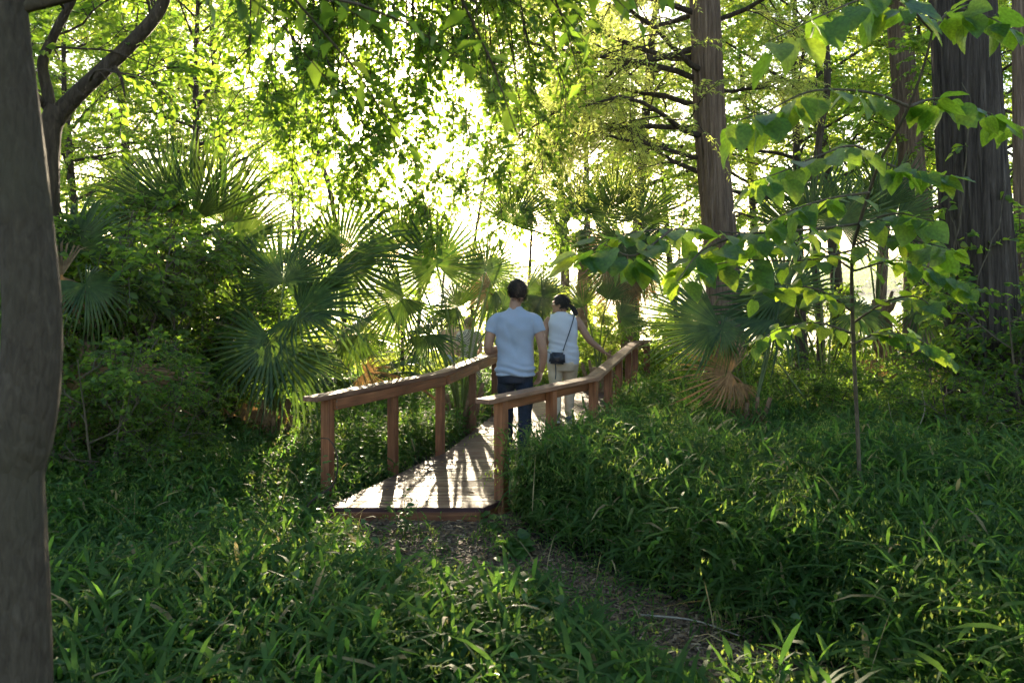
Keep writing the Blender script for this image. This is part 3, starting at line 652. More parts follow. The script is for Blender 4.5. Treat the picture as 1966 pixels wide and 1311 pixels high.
hang = [ # drooping sprays over the middle: start and end (photo), distance
 (420, -200, 560, 130, 8.4), (520, -240, 610, 240, 8.7), (560, -280, 690, 120, 9.0), (640, -300, 640, 330, 9.2), (660, -320, 745, 250, 9.3), (700, -320, 720, 400, 9.6),
 (760, -330, 820, 330, 9.7), (800, -330, 700, 60, 9.0), (830, -330, 870, 420, 9.9), (850, -330, 940, 210, 9.6), (850, -330, 860, 120, 9.0), (600, -290, 520, 190, 8.6), (850, -330, 1010, 90, 9.2), (740, -330, 780, 200, 9.5), (690, -310, 800, 430, 10.0), (640, -310, 600, 90, 8.4),
 (470, -240, 480, 150, 8.2), (560, -280, 560, 330, 9.4), (620, -310, 690, 300, 9.0), (720, -320, 660, 220, 8.8), (780, -330, 900, 330, 10.2), (850, -330, 960, 380, 10.4), (800, -330, 760, 120, 8.6), (850, -330, 1080, 190, 9.8), (700, -320, 620, 190, 9.9), (850, -330, 920, 60, 8.8),
 (600, -290, 640, 420, 9.6), (740, -330, 770, 390, 10.0), (850, -330, 900, 400, 9.4), (850, -330, 1000, 280, 10.2), (850, -330, 1040, 330, 10.6), (520, -260, 530, 260, 9.0), (640, -310, 590, 400, 10.2), (850, -330, 1100, 60, 9.6), (850, -330, 985, 430, 10.9), (850, -330, 1050, 400, 11.2), (850, -330, 1020, 470, 11.4), (700, -320, 690, 440, 10.4)]
for (x0, y0, x1, y1, d) in hang:
    a = limb[np.argmin(np.linalg.norm(limb - ap(x0, y0, d), axis=1))]; e = ap(x1, y1, d); mid = a * .45 + e * .55 + np.array([(x1 - x0) / 900, rng.uniform(-.3, .3), .45])
    c = spline([a, mid, e], 12); g.add(*tube(c, np.linspace(.02, .004, 12), 5))
    for j in range(11):
        tt = .22 + .78 * (j + rng.random()) / 11; p, dd = along(c, min(tt, .99)); e2 = perp_dir(rng, dd, rng.uniform(.5, 1.15), .4); l_ = rng.uniform(.35, .8)
        q = polyline(rng, p, e2, l_, 4, .12, np.array([0, 0, -.06])); g.add(*tube(q, np.linspace(.006, .003, 4), 4, False))
        for _ in range(5):
            p3, d3 = along(q, rng.uniform(.2, .99)); tw.append((p3, perp_dir(rng, d3, rng.uniform(.3, .9), .4), rng.uniform(.2, .42)))
twig_leaves(rng, gl, g, tw, 8, .096, .058, .4, 'oval')
obj('trunk', g.mesh('trunk', M['bark'], True), None, t); c = obj('crown', gl.mesh('crown', M['leaf_dark']), None, t); c['kind'] = 'stuff'

# ------------------------------------------------------------------ heart-leaved sapling on the right: every leaf is a part
org = np.array(gp(1652, 5.2)); sap = thing('heart_leaved_sapling', 'slender sapling on the right spreading big bright heart shaped leaves', 'sapling', org)
g = Geo(); stem = spline([ap(1655, 1040, 5.2), ap(1648, 860, 5.1), ap(1638, 640, 4.9), ap(1636, 500, 4.6), ap(1650, 430, 4.4), ap(1690, 310, 4.1), ap(1745, 205, 3.8), ap(1790, 60, 3.6), ap(1800, -120, 3.5)], 50)
g.add(*tube(stem, np.linspace(.014, .004, 50), 9)); obj('stem', g.mesh('stem', M['twig'], True), None, sap)
mats_l = []
rng = np.random.default_rng(3)
for v in range(8):
    gl = Geo(); L = 1.0
    gl.add(*heart_leaf(rng.uniform(.80, .98), rng.uniform(.05, .3), rng.uniform(.0, .3), rng.uniform(.02, .10), rng.random()))
    gl.add(*tube([(0, -.22, .03), (0, 0, 0)], [.012, .012], 4, False)); mats_l.append(gl.mesh('leaf', M['leaf_big'], True))
def put_leaf(p, a, n, L, par, o_):
    a = Vector(a).normalized(); n = Vector(n); s = a.cross(n).normalized(); n = s.cross(a)
    o = obj('leaf', mats_l[rng.integers(8)], None, par)
    o.matrix_local = Matrix.Translation(Vector(p) - Vector(o_)) @ Matrix((s, a, n)).transposed().to_4x4() @ Matrix.Scale(L, 4)
sprays = [ # branch through photo points, distances, leaf count, size, how much the blades hang
 ([(1745, 205), (1670, 178), (1560, 175), (1470, 215), (1405, 235)], 3.8, 3.3, 26, .115, .75),
 ([(1790, 60), (1740, 10), (1690, -10), (1600, 20), (1475, 80)], 3.6, 3.1, 24, .12, .75),
 ([(1690, 310), (1640, 280), (1570, 300), (1500, 330), (1440, 350)], 4.1, 3.6, 20, .105, .7),
 ([(1650, 430), (1560, 440), (1430, 448), (1290, 440), (1180, 455), (1110, 500)], 4.4, 3.4, 46, .105, .45),
 ([(1640, 480), (1540, 500), (1420, 500), (1330, 520)], 4.6, 3.8, 30, .11, .4),
 ([(1640, 470), (1700, 455), (1770, 465), (1830, 480)], 4.6, 4.0, 22, .10, .3),
 ([(1650, 430), (1720, 410), (1790, 425)], 4.4, 3.9, 16, .10, .35),
 ([(1638, 600), (1580, 560), (1500, 545), (1440, 560)], 4.9, 4.2, 20, .10, .35),
 ([(1638, 620), (1700, 580), (1760, 570), (1800, 600)], 4.9, 4.3, 18, .09, .3),
 ([(1290, 440), (1220, 490), (1160, 470)], 3.7, 3.4, 14, .10, .6),
 ([(1430, 448), (1350, 480), (1300, 540)], 4.0, 3.6, 16, .105, .6)]
sprays += [([(1640, 520), (1560, 470), (1480, 470), (1400, 480)], 4.7, 4.3, 34, .085, .3), ([(1640, 520), (1720, 500), (1800, 520), (1860, 560)], 4.7, 4.5, 34, .085, .3), ([(1638, 660), (1690, 640), (1760, 650), (1830, 690)], 4.9, 4.7, 28, .08, .3),
 ([(1638, 640), (1570, 620), (1500, 630), (1450, 660)], 4.9, 4.6, 26, .08, .3), ([(1790, 60), (1830, 20), (1890, 30), (1950, 60)], 3.6, 3.6, 18, .10, .5), ([(1745, 205), (1800, 190), (1880, 210), (1950, 240)], 3.8, 4.2, 26, .10, .4), ([(1690, 310), (1750, 330), (1830, 340)], 4.1, 4.2, 20, .09, .4), ([(1670, 370), (1600, 380), (1530, 400), (1470, 430)], 4.2, 3.8, 24, .10, .5)]
for (pix, d0, d1, n, L, hang_) in sprays:
    n = int(n * 1.15); L *= 1.15
    k = len(pix); c = spline([ap(x, y, d0 + (d1 - d0) * j / (k - 1)) for j, (x, y) in enumerate(pix)], 24)
    g = Geo(); g.add(*tube(c, np.linspace(.0075, .002, 24), 6)); obj('branch', g.mesh('branch', M['twig'], True), None, sap)
    for j in range(n):
        tt = .12 + .88 * (j + rng.random() * .6) / n; p, dd = along(c, min(tt, .99)); sd = np.cross(dd, (0, 0, 1)); sd /= np.linalg.norm(sd); sd = sd * (1 if j % 2 else -1)
        a = dd * rng.uniform(.2, .7) + sd * rng.uniform(.5, 1) + np.array([0, 0, -1.0]) * hang_ * rng.uniform(.5, 1.9) + rng.normal(0, .32, 3); a /= np.linalg.norm(a)
        l_ = L * rng.uniform(.65, 1.15)
        put_leaf(p + a * l_ * rng.uniform(.2, .7), a, np.array([0, -.25 * hang_, 1.0]) + rng.normal(0, .3, 3) + a * .2, l_, sap, (0, 0, 0))

# ------------------------------------------------------------------ fan palms: every frond is a part
def fan(seed, n=40, span=2.35, droop=.16, cup=.25, tip=.35, ragged=.06, conn=.42, vbase=.5):
    """fan blade, hub at the origin, axis +y, upper side +z, radius 1"""
    rng = np.random.default_rng(seed); g = Geo(); th = np.linspace(-span, span, n); dth = th[1] - th[0]
    for k, a in enumerate(th):
        L = (1 - .22 * (a / span) ** 2) * (1 + rng.uniform(-ragged, ragged)); tipd = tip * (rng.uniform(.2, 1.5) if rng.random() < .82 else 3.2); aj = a + rng.normal(0, .018)
        def pt(r, da, up):
            aa = (a if r < conn + .01 else aj) + da; x, y = math.sin(aa) * r, math.cos(aa) * r
            z = up - droop * r * r + cup * abs(math.sin(a)) * r * (1 if cup > 0 else 1) - tipd * max(0, r - .55) ** 2 * 2.6
            return (x, y, z)
        vb = np.clip(vbase + rng.normal(0, .22), 0, .8); h = dth * .5; w1 = conn * L; w2 = .74 * L
        V = [(0, 0, 0), pt(w1, -h, -.012), pt(w1, 0, .016), pt(w1, h, -.012), pt(w2, -h * .42, -.006), pt(w2, 0, .012), pt(w2, h * .42, -.006), pt(L, 0, 0)]
        g.add(V, [(0, 2, 1), (0, 3, 2), (4, 5, 7), (5, 6, 7)], [(1, 2, 5, 4), (2, 3, 6, 5)], np.array([vb] * 7 + [1.0 if rng.random() < .5 else vb]))
    return g
FM = [fan(s, *a).mesh('frond', M['palm']) for s, a in enumerate([(42, 2.3, .10, .18, .30), (38, 2.0, .22, .30, .5), (40, 2.5, .05, .05, .25), (36, 1.6, .15, .35, .25), (44, 2.4, .35, .1, .8)])]
FE = fan(50, 36, 1.2, .04, .12, .22, .07, .45).mesh('frond', M['palm'])
FU = [fan(20 + s, 34, 1.25, .05, .55, .18).mesh('frond', M['palm']) for s in range(2)]                 # upright, half folded
FD = [fan(30 + s, 34, 1.5, .5, -.35, 1.0, .15, .36).mesh('frond', M['palm_dead']) for s in range(2)] + [fan(40, 36, 2.2, .2, .1, .6, .15, .3).mesh('frond', M['palm_dead'])]
def palm(label, base, fronds, trunk_h=.35, trunk_r=.12, seed=0, boots=10, name='fan_palm', tl=(0, 0), group='fan palms', rnd=0, rL=.8, rP=.9, dead=0):
    """fronds: (hub point, axis, normal, radius, mesh)"""
    rng = np.random.default_rng(seed); org = np.array(base, float); t = thing(name, label, 'palm', org, 0, group)
    g = Geo(); top = np.array([tl[0], tl[1], trunk_h]); c = spline([(0, 0, -.2), (tl[0] * .3, tl[1] * .3, trunk_h * .5), top], 12)
    g.add(*tube(c, np.linspace(trunk_r * 1.15, trunk_r * .85, 12), 12, True, .08, rng)); obj('trunk', g.mesh('trunk', M['palm_trunk'], True), None, t)
    for k in range(boots):                           # old leaf bases
        a = k * 2.4 + rng.uniform(-.3, .3); z = trunk_h * rng.uniform(.25, .98); p, _ = along(c, z / trunk_h); o_ = np.array([math.cos(a), math.sin(a), 0])
        g = Geo(); g.add(*tube([p + o_ * trunk_r * .6, p + o_ * trunk_r * 1.25 + np.array([0, 0, .09]), p + o_ * trunk_r * 1.7 + np.array([0, 0, .24 + .12 * rng.random()])], [(.035, .02), (.03, .016), (.022, .008)], 6)); obj('leaf_base', g.mesh('leaf_base', M['palm_trunk']), None, t)
    fl = [(np.array(h, float) - org, np.array(a, float), np.array(n_, float), r, me) for (h, a, n_, r, me) in fronds]
    for k in range(rnd):
        az = k * 2.4 + rng.uniform(-.4, .4); el = rng.uniform(.35, 1.35) if k >= dead else rng.uniform(-.9, -.3); pl = rP * rng.uniform(.75, 1.15) * (1 if k >= dead else .55)
        dd = np.array([math.cos(az) * math.cos(el), math.sin(az) * math.cos(el), math.sin(el)]); h = top + dd * pl + np.array([0, 0, -.05])
        ax = nrm(dd + np.array([0, 0, -.55 + rng.uniform(-.2, .3)])); nn_ = np.array([-math.cos(az) * .5, -math.sin(az) * .5, 1.0]) + rng.normal(0, .25, 3)
        if abs(ax.dot(nrm(nn_))) > .95: nn_ = np.array([-math.cos(az), -math.sin(az), .2])
        fl.append((h, ax, nn_, rL * rng.uniform(.8, 1.1), (FM if k >= dead else FD)[rng.integers(5 if k >= dead else 2)]))
    for (h, a, n_, r, me) in fl:
        a = Vector(a).normalized(); n2 = Vector(n_); s = a.cross(n2).normalized(); n2 = s.cross(a)
        o = obj('frond', me, None, t); o.matrix_local = Matrix.Translation(Vector(h)) @ Matrix((s, a, n2)).transposed().to_4x4() @ Matrix.Scale(r, 4)
        dirn = nrm(h - top); p1 = top * .5 + h * .5 + np.array([0, 0, .10 * np.linalg.norm(h - top)]) - np.array(a) * .05
        g = Geo(); c2 = spline([top - np.array([0, 0, .12]), p1, h + np.array(a) * .04], 10); isd = me in FD
        g.add(*tube(c2, [(.016 - .006 * q, .010 - .004 * q) for q in np.linspace(0, 1, 10)], 6)); obj('petiole', g.mesh('petiole', M['palm_dead' if isd else 'petiole'], True), None, t)
    return t
X = np.array
d = 10.2
palm('tall fan palm behind the left railing with dark fans raised on long green petioles', gp(885, d), [
    (at(655, 497, 9.7), (.55, -.15, .35), (-.2, -1, .35), .98, FM[0]), (at(775, 572, 9.8), (-.7, -.25, -.55), (-.2, -.9, .5), .72, FM[1]),
    (at(838, 508, 10.0), (-.15, -.2, .9), (0, -1, .1), .74, FM[2]), (at(932, 520, 10.1), (.1, .1, .9), (0, -1, -.1), .50, FM[2]),
    (at(985, 432, 10.4), (.40, .1, .9), (-.3, -.95, .15), .66, FM[3]), (at(826, 642, 9.7), (-.75, -.2, -.4), (-.2, -.6, .8), .56, FM[4]),
    (at(880, 590, 10.9), (-.8, .4, .1), (0, -.8, .6), .6, FM[0]), (at(770, 470, 10.6), (-.5, .3, .8), (-.1, -1, .3), .75, FM[0]), (at(965, 590, 10.8), (.7, .3, -.3), (.2, -.9, .6), .6, FM[1]),
    (at(700, 715, 10.3), (.7, -.3, .05), (0, -.8, .6), .36, FD[2]), (at(690, 640, 10.9), (-.8, 0, -.5), (0, -.5, .8), .75, FM[4])], .30, .16, 1, 12)
d = 8.7
palm('lower palm left of the bridge with a star shaped fan over a brown skirt', gp(522, d), [
    (at(520, 655, 8.3), (.05, -.35, -.75), (0, -1, .35), .74, FM[2]), (at(545, 540, 9.0), (.2, .1, .95), (0, -1, .1), .76, FM[0]), (at(575, 600, 8.6), (.85, -.2, .1), (0, -.6, .9), .85, FM[1]),
    (at(480, 600, 9.1), (-.6, .3, .6), (0, -1, .3), .7, FM[0]), (at(560, 690, 8.5), (.7, -.4, -.35), (.3, -.6, .8), .75, FM[4]), (at(470, 690, 8.7), (-.85, -.2, -.25), (-.2, -.5, .8), .65, FM[1]), (at(600, 560, 9.3), (.6, .4, .7), (-.3, -.9, .3), .8, FU[0]),
    (at(475, 775, 8.6), (-.35, -.25, -.9), (-.4, -.8, .2), .40, FD[0]), (at(440, 790, 8.7), (-.4, -.1, -.85), (-.3, -.9, .2), .36, FD[1]), (at(505, 785, 8.5), (-.05, -.3, -.9), (0, -1, -.2), .34, FD[0])], .42, .13, 2, 12)
d = 10.6
palm('upright fan palm on the left raising stiff dark fans above the shrubs', gp(390, d), [
    (at(372, 425, 9.9), (.0, -.1, 1), (.1, -1, 0), 1.15, FU[0]), (at(330, 405, 10.0), (-.72, .0, .7), (.4, -.9, .4), 1.05, FU[1]), (at(425, 430, 10.0), (.30, .0, .95), (-.2, -1, .1), 1.05, FU[0]),
    (at(455, 470, 10.2), (.75, -.1, .5), (-.4, -.8, .5), .95, FM[3]), (at(300, 480, 10.5), (-.9, 0, .15), (0, -.7, .8), .9, FM[1]), (at(400, 490, 9.9), (.3, -.6, -.6), (0, -1, .6), .8, FM[4])], 1.0, .14, 3, 10)
d = 7.6
palm('shaded palm by the grey trunk with a hanging skirt of dead brown fronds', gp(190, d), [
    (at(165, 545, 7.2), (.65, -.1, -.5), (.3, -.5, .8), .50, FM[4]), (at(120, 530, 7.4), (-.7, -.2, -.3), (0, -.8, .6), .6, FD[2]), (at(250, 560, 8.2), (.8, .3, -.3), (.3, -.3, .8), .6, FM[3]), (at(140, 480, 7.9), (-.3, .3, .9), (0, -1, .2), .7, FM[0]),
    (at(165, 715, 7.2), (-.15, -.2, -.95), (0, -1, .1), .62, FD[0]), (at(215, 700, 7.3), (.12, -.2, -.95), (0, -1, -.1), .66, FD[1]), (at(265, 715, 7.5), (.3, -.1, -.9), (.2, -1, .1), .6, FD[0]), (at(120, 740, 7.3), (-.3, -.1, -.9), (-.2, -1, .1), .5, FD[1])], .95, .13, 4, 14)
d = 8.6
palm('palm right of the bridge end with one wide green fan over a dead brown one', gp(1440, d), [
    (at(1383, 627, 8.2), (-.95, -.05, .12), (-.05, -.80, .55), .92, FE), (at(1403, 714, 8.3), (-.75, -.1, .15), (-.1, -1, .3), .50, FD[2]), (at(1385, 632, 8.15), (.5, -.5, -.7), (.2, -.8, .6), .36, FM[4]),
    (at(1490, 610, 8.9), (-.9, .2, .2), (0, -.6, .8), .95, FM[1]), (at(1500, 560, 9.0), (-.5, .3, .8), (0, -1, .4), .8, FM[0]), (at(1420, 735, 8.35), (-.1, -.2, -.95), (0, -1, 0), .34, FD[0])], .5, .12, 5, 10)
d = 10.8
palm('shaded palm under the sapling leaves with a bundle of bright lit petioles', gp(1588, d), [
    (at(1528, 588, 10.2), (-.3, -.3, .6), (0, -1, .3), .62, FM[2]), (at(1500, 600, 10.8), (-.9, -.1, -.2), (0, -.6, .8), .8, FM[1]), (at(1560, 420, 11.0), (-.15, .1, .95), (0, -1, 0), .95, FU[0]), (at(1530, 450, 11.2), (-.6, .1, .7), (.3, -.9, .3), .85, FU[1]),
    (at(1610, 430, 11.1), (.3, .1, .9), (-.1, -1, 0), .9, FM[0]), (at(1640, 600, 10.6), (.8, -.2, -.2), (0, -.6, .8), .7, FM[4])], .25, .12, 6, 8)
d = 12.2
palm('palm with an orange brown leaning trunk between the sapling and the massive trunk', gp(1715, d), [
    (at(1690, 400, 12.0), (.05, 0, 1), (0, -1, 0), .95, FU[0]), (at(1650, 430, 12.2), (-.5, 0, .8), (.3, -1, .3), .9, FU[1]), (at(1720, 420, 12.2), (.5, .1, .8), (-.3, -1, .2), .9, FM[0]), (at(1760, 590, 11.8), (.8, -.2, -.5), (.2, -.8, .6), .9, FM[1]), (at(1770, 720, 11.6), (.5, -.3, -.7), (0, -1, .3), .6, FD[1]), (at(1690, 690, 11.8), (-.1, -.3, -.9), (0, -1, 0), .5, FD[0])], 1.55, .15, 7, 16, tl=(-.25, 0))
d = 15.0
palm('tall far palm in the bright gap with a hanging beard of dry orange fronds', gp(1204, d), [
    (at(1180, 400, 15), (-.3, 0, .95), (0, -1, .1), .95, FU[0]), (at(1230, 420, 15), (.5, 0, .8), (0, -1, .2), .85, FM[0]), (at(1195, 470, 14.8), (-.25, -.2, -.9), (0, -1, 0), .95, FM[4]), (at(1225, 480, 14.8), (.2, -.2, -.9), (0, -1, 0), .95, FM[4]), (at(1190, 515, 14.7), (-.15, -.1, -.95), (0, -1, 0), .8, FD[0]), (at(1215, 515, 14.7), (.1, -.1, -.95), (0, -1, 0), .8, FD[1]), (at(1205, 530, 14.6), (0, -.1, -.95), (0, -1, 0), .6, FD[0])], 2.9, .12, 8, 6)
d = 18.0
palm('slim far palm with a shaggy dark head above the womans ponytail', gp(1118, d), [
    (at(1105, 400, 18), (-.3, 0, .9), (0, -1, .1), 1.0, FM[0]), (at(1135, 410, 18), (.4, 0, .9), (0, -1, .2), 1.0, FM[0]), (at(1095, 450, 17.8), (-.4, -.2, -.8), (0, -1, .2), .8, FM[4]), (at(1140, 450, 17.8), (.4, -.2, -.8), (0, -1, .2), .8, FD[0])], 3.4, .11, 9, 6)
d = 13.6
palm('low stumpy palm with cut spiky stalks right behind the womans shoulder', gp(1148, d), [
    (at(1165, 575, 13.4), (.35, 0, .9), (-.2, -1, .1), .55, FU[1]), (at(1190, 610, 13.4), (.9, 0, .3), (0, -.8, .5), .55, FM[3]), (at(1120, 590, 13.5), (-.4, 0, .8), (.2, -1, .2), .5, FU[0])], .75, .16, 10, 18)
d = 12.0
palm('sunlit yellow palm behind the man whose drooping fronds glow', gp(1000, d + 2.5), [
    (at(950, 560, d + 2.2), (-.5, -.1, -.6), (-.2, -.8, .5), .8, FM[1]), (at(1010, 560, d + 2.4), (.3, -.2, -.8), (0, -1, .3), .8, FM[4]), (at(1040, 570, d + 2.3), (.6, -.1, -.7), (.2, -.9, .3), .7, FM[4]), (at(930, 555, d + 2.1), (-.6, -.1, .3), (0, -.9, .4), .5, FD[2])], 1.3, .12, 11, 6)
palm('small palm in the sunny grass beyond the left railing', gp(690, 12.4), [], .2, .10, 12, 5, rnd=9, rL=.7, rP=.6, dead=2)
palm('broad palm low in the shade at the far left behind the dead skirt', gp(300, 10.0), [], .25, .12, 13, 6, rnd=9, rL=.75, rP=.75, dead=2)
# ------------------------------------------------------------------ shrubs and vines
shr = [tree_proto(101, 2.3, .022, .12, 1.0, 7, 5, 4, .34, 9, .068, .042, 'leaf_dark', 'twig', stems=5, kind='oval', up=.45),
       tree_proto(102, 2.0, .018, .10, .9, 7, 5, 4, .32, 10, .075, .05, 'leaf', 'twig', stems=5, up=.45),
       tree_proto(103, 1.5, .014, .08, .8, 6, 5, 4, .30, 10, .07, .042, 'leaf_pale', 'twig', stems=6, up=.4)]
GS = 'leafy shrubs of the undergrowth'
shrubs = [ # proto, px, d, scale, turn, label
 (0, 215, 8.6, 1.20, .2, 'dark shrub directly right of the grey trunk, below the forked tree'),
 (0, 330, 9.3, 1.15, 1.4, 'dark leafy shrub under the upright palm fans on the left'),
 (0, 130, 9.6, 1.45, 2.6, 'tall dark shrub hiding the foot of the forked tree'),
 (0, 430, 9.6, .95, 4.0, 'dark glossy shrub just left of the star shaped palm fan'),
 (1, 395, 11.2, .95, .5, 'brightly backlit shrub glowing between the dark shrubs on the left'),
 (1, 270, 13.0, 1.0, 1.7, 'sunlit shrub behind the dark shrubs near the left edge'),
 (1, 470, 14.0, .85, 2.9, 'sunlit shrub behind the star shaped palm fan'),
 (0, 20, 7.8, 1.25, 3.3, 'dark shrub beyond the grey trunk at the left edge'),
 (2, 620, 14.5, .55, .9, 'pale glowing bush in the sunny patch beyond the left railing'),
 (2, 730, 16.5, .55, 2.1, 'low pale bush behind the brown dead fan near the railing'),
 (2, 560, 17.5, .8, 4.9, 'glowing bush far back behind the palms on the left'),
 (2, 1040, 17.0, .6, 3.0, 'yellow green bush visible between the man and the woman'),
 (1, 1130, 15.2, .75, 4.1, 'lit bush directly behind the womans outstretched arm'),
 (2, 1185, 14.6, .85, 5.0, 'pale bush right behind the far end of the right railing'),
 (1, 1085, 19.5, .7, .1, 'leafy bush rising behind the womans head'),
 (1, 1265, 14.2, .80, 1.1, 'low lit bush just beyond the railing end post'),
 (2, 1340, 16.5, .7, 2.4, 'pale bush behind the foot of the straight cypress'),
 (2, 1475, 17.5, .4, 3.6, 'bright bush between the wide green fan and the lit petioles'),
 (1, 1620, 16.0, .5, .7, 'backlit bush behind the palm with lit petioles'),
 (2, 1800, 17.0, .5, 1.9, 'glowing bush left of the massive trunk, behind the orange palm'),
 (0, 1700, 9.8, .5, 3.1, 'small dark shrub in front of the orange trunked palm'),
 (0, 2010, 7.2, .95, 4.4, 'dark maple like shrub at the right edge beside the massive trunk'),
 (1, 2060, 10.5, 1.5, 5.5, 'tall lit shrub beyond the massive trunk at the right edge'),
 (0, 1835, 7.1, .58, .9, 'small dark shrub at the foot of the massive trunk'),
 (0, 285, 6.9, .52, 5.2, 'leafy shrub over the dead brown fronds, nearest on the left'),
 (0, 180, 6.6, .70, 1.9, 'shaded leafy shrub touching the grey trunk at mid height'),
 (2, 330, 20.5, 1.7, 1.1, 'tall glowing shrub behind the upright palm fans on the left'),
 (1, 120, 18.5, 1.6, 2.1, 'tall lit shrub behind the trunk of the forked tree'),
 (1, 500, 21.5, 1.0, 3.1, 'tall lit shrub far behind the star shaped palm fan'),
 (2, 650, 23.0, .9, 4.3, 'glowing shrub far behind the largest dark palm fan'),
 (2, 1390, 22.0, 1.15, .4, 'tall glowing shrub behind the straight cypress trunk'),
 (1, 1530, 21.0, 1.25, 5.1, 'tall lit shrub behind the thin dark wavy stem'),
 (2, 1680, 20.5, 1.3, 2.6, 'tall glowing shrub behind the slim far trunk'),
 (1, 1850, 20.0, 1.2, 3.8, 'tall lit shrub far behind the massive trunk'),
 (2, 590, 27.0, 1.25, 1.5, 'distant pale bush on the shore left of the largest palm fan'),
 (1, 735, 28.0, 1.2, 2.5, 'distant bush on the shore below the sun glare'),
 (2, 870, 27.0, 1.1, 3.5, 'distant pale bush on the shore behind the dotted dress'),
 (1, 1010, 26.0, 1.25, 4.5, 'distant bush on the shore just right of the mans head'),
 (2, 1160, 27.0, 1.25, 5.5, 'distant pale bush on the shore behind the bearded far palm'),
 (1, 1300, 29.0, 1.0, .5, 'distant low bush on the shore in the white gap by the cypress'),
 (2, 838, 13.6, .62, 2.7, 'small leafy bush added to block sun from the deck, right behind the foot of the tall palm'),  # added bush, keeps part of the low sun off the deck front
 (2, 1022, 23.0, 1.65, 3.9, 'tall pale bush filling the bright gap between the mans and womans heads'),
 (0, 1560, 9.4, .50, 2.0, 'low dark shrub in the grass below the sapling'),
 (1, 1310, 10.4, .36, 2.2, 'tiny leafy bush in the grass below the wide green fan'),
 (1, 1400, 11.5, .48, 3.2, 'small leafy bush under the dead brown fan'),
]
for (k, px, d, s, rz, lab) in shrubs:
    place(shr[k], 'shrub', lab, 'shrub', gp(px, d), rz, s, GS)
# vine on the massive trunk
rng = np.random.default_rng(44); org = np.array(gp(1893, 8.0)); t = thing('climbing_vine', 'leafy vine clinging to the massive trunk at the right edge', 'vine', org)
g = Geo(); gl = Geo(); tw = []
for k in range(4):
    a0 = -pi / 2 + rng.uniform(-1.0, 1.0); hh = rng.uniform(2.2, 4.6); zz = np.linspace(0.05, hh, 26); a = a0 + .35 * np.sin(zz * 1.7 + k) + np.cumsum(rng.normal(0, .05, 26))
    rr_ = .37 + .20 * np.exp(-zz / .5); off = np.array([(1893 - np.interp(EYE - z_ + 0, [-3, 0, 1.5], [1848, 1870, 1893])) for z_ in zz]) / FPX * 8.0
    c = np.column_stack([-off + np.cos(a) * rr_, np.sin(a) * rr_, zz]); g.add(*tube(c, np.linspace(.014, .004, 26), 5))
    for j in range(13):
        p, dd = along(c, rng.uniform(.05, .99)); o_ = np.array([p[0], p[1], 0]); o_ /= max(np.linalg.norm(o_), .1); tw.append((p, o_ * rng.uniform(.4, 1) + rng.normal(0, .6, 3), rng.uniform(.12, .38)))
twig_leaves(rng, gl, g, tw, 6, .095, .075, .4, 'oval')
obj('stem', g.mesh('stem', M['twig'], True), None, t); c = obj('foliage', gl.mesh('foliage', M['leaf_big']), None, t); c['kind'] = 'stuff'

# ------------------------------------------------------------------ woodland oat grass
def oats(name, label, x, y, h, kl, L, W, seed, heads=.5, lean=.25):
    rng = np.random.default_rng(seed); n = len(x); z = gz(x, y); g = Geo(); P0 = np.column_stack([x, y, z - .02])
    la = rng.uniform(0, 2 * np.pi, n); lm = np.abs(rng.normal(0, lean, n)); LD = np.stack([np.cos(la), np.sin(la), np.zeros(n)], -1)
    cl = .5 + .5 * fbm(x, y, .9, seed); tone = np.clip(.12 + .38 * cl + rng.normal(0, .10, n), 0, .9)
    def st(t): return P0 + LD * (h * lm * t * t)[:, None] + np.array([0, 0, 1.0]) * (h * (t - .18 * lm * t * t))[:, None]
    S = np.stack([-np.sin(la), np.cos(la), np.zeros(n)], -1); r = .0016
    V = np.stack([st(t) + q * r * f for t, f in ((0, 1.4), (.5, 1.1), (1, .6)) for q in (S, -S * .5 + LD * .8, -S * .5 - LD * .8)], 1)
    q = np.array([[a_, b_, b_ + 3, a_ + 3] for r0 in (0, 3) for a_, b_ in ((r0, r0 + 1), (r0 + 1, r0 + 2), (r0 + 2, r0))])
    g.add(V.reshape(-1, 3), None, (np.arange(n)[:, None, None] * 9 + q[None]).reshape(-1, 4), np.repeat(tone, 9))
    for j in range(kl):
        t = .12 + .85 * (j + rng.random(n)) / kl; az = la + j * pi + rng.normal(0, .9, n)
        sz = L * rng.uniform(.6, 1.2, n) * (1.05 - .35 * np.abs(t - .6)); vv = np.where(rng.random(n) < .025, 1.0, np.clip(tone + rng.normal(0, .09, n), 0, .95))
        blades(g, st(t), az, rng.uniform(.3, 1.2, n), sz, W * rng.uniform(.8, 1.35, n), rng.uniform(.2, .85, n), vv)
    k = np.where(rng.random(n) < heads)[0]
    if len(k):
        tp = st(1.0)[k]; hd = LD[k]; m = len(k)
        for j in range(9):
            f = j / 8.0; c = tp + hd * (.02 + .15 * f)[..., None] if False else tp + hd * (.015 + .15 * f) + np.array([0, 0, 1.0]) * (.10 * f - .19 * f * f) + rng.normal(0, .010, (m, 3))
            dn = nrm(np.array([0, 0, -1.0]) + hd * .25 + rng.normal(0, .3, (m, 3))); dr = rng.uniform(.008, .03, m)[:, None]
            leaves(g, c + dn * dr, dn, nrm(rng.normal(0, 1, (m, 3))), rng.uniform(.018, .030, m), rng.uniform(.008, .0125, m), 'rhomb', rng.random(m), 1, 0, .05)
            e = np.stack([c, c + dn * dr + 1e-4, c + dn * dr + hd * .0012], 1); g.add(e.reshape(-1, 3), (np.arange(m)[:, None] * 3 + np.array([0, 1, 2])), None, np.full(m * 3, .5), 1)
    o = obj(name, g.mesh(name, mats=[M['grass'], M['seed']])); tag(o, label, 'grass', kind='stuff'); return o
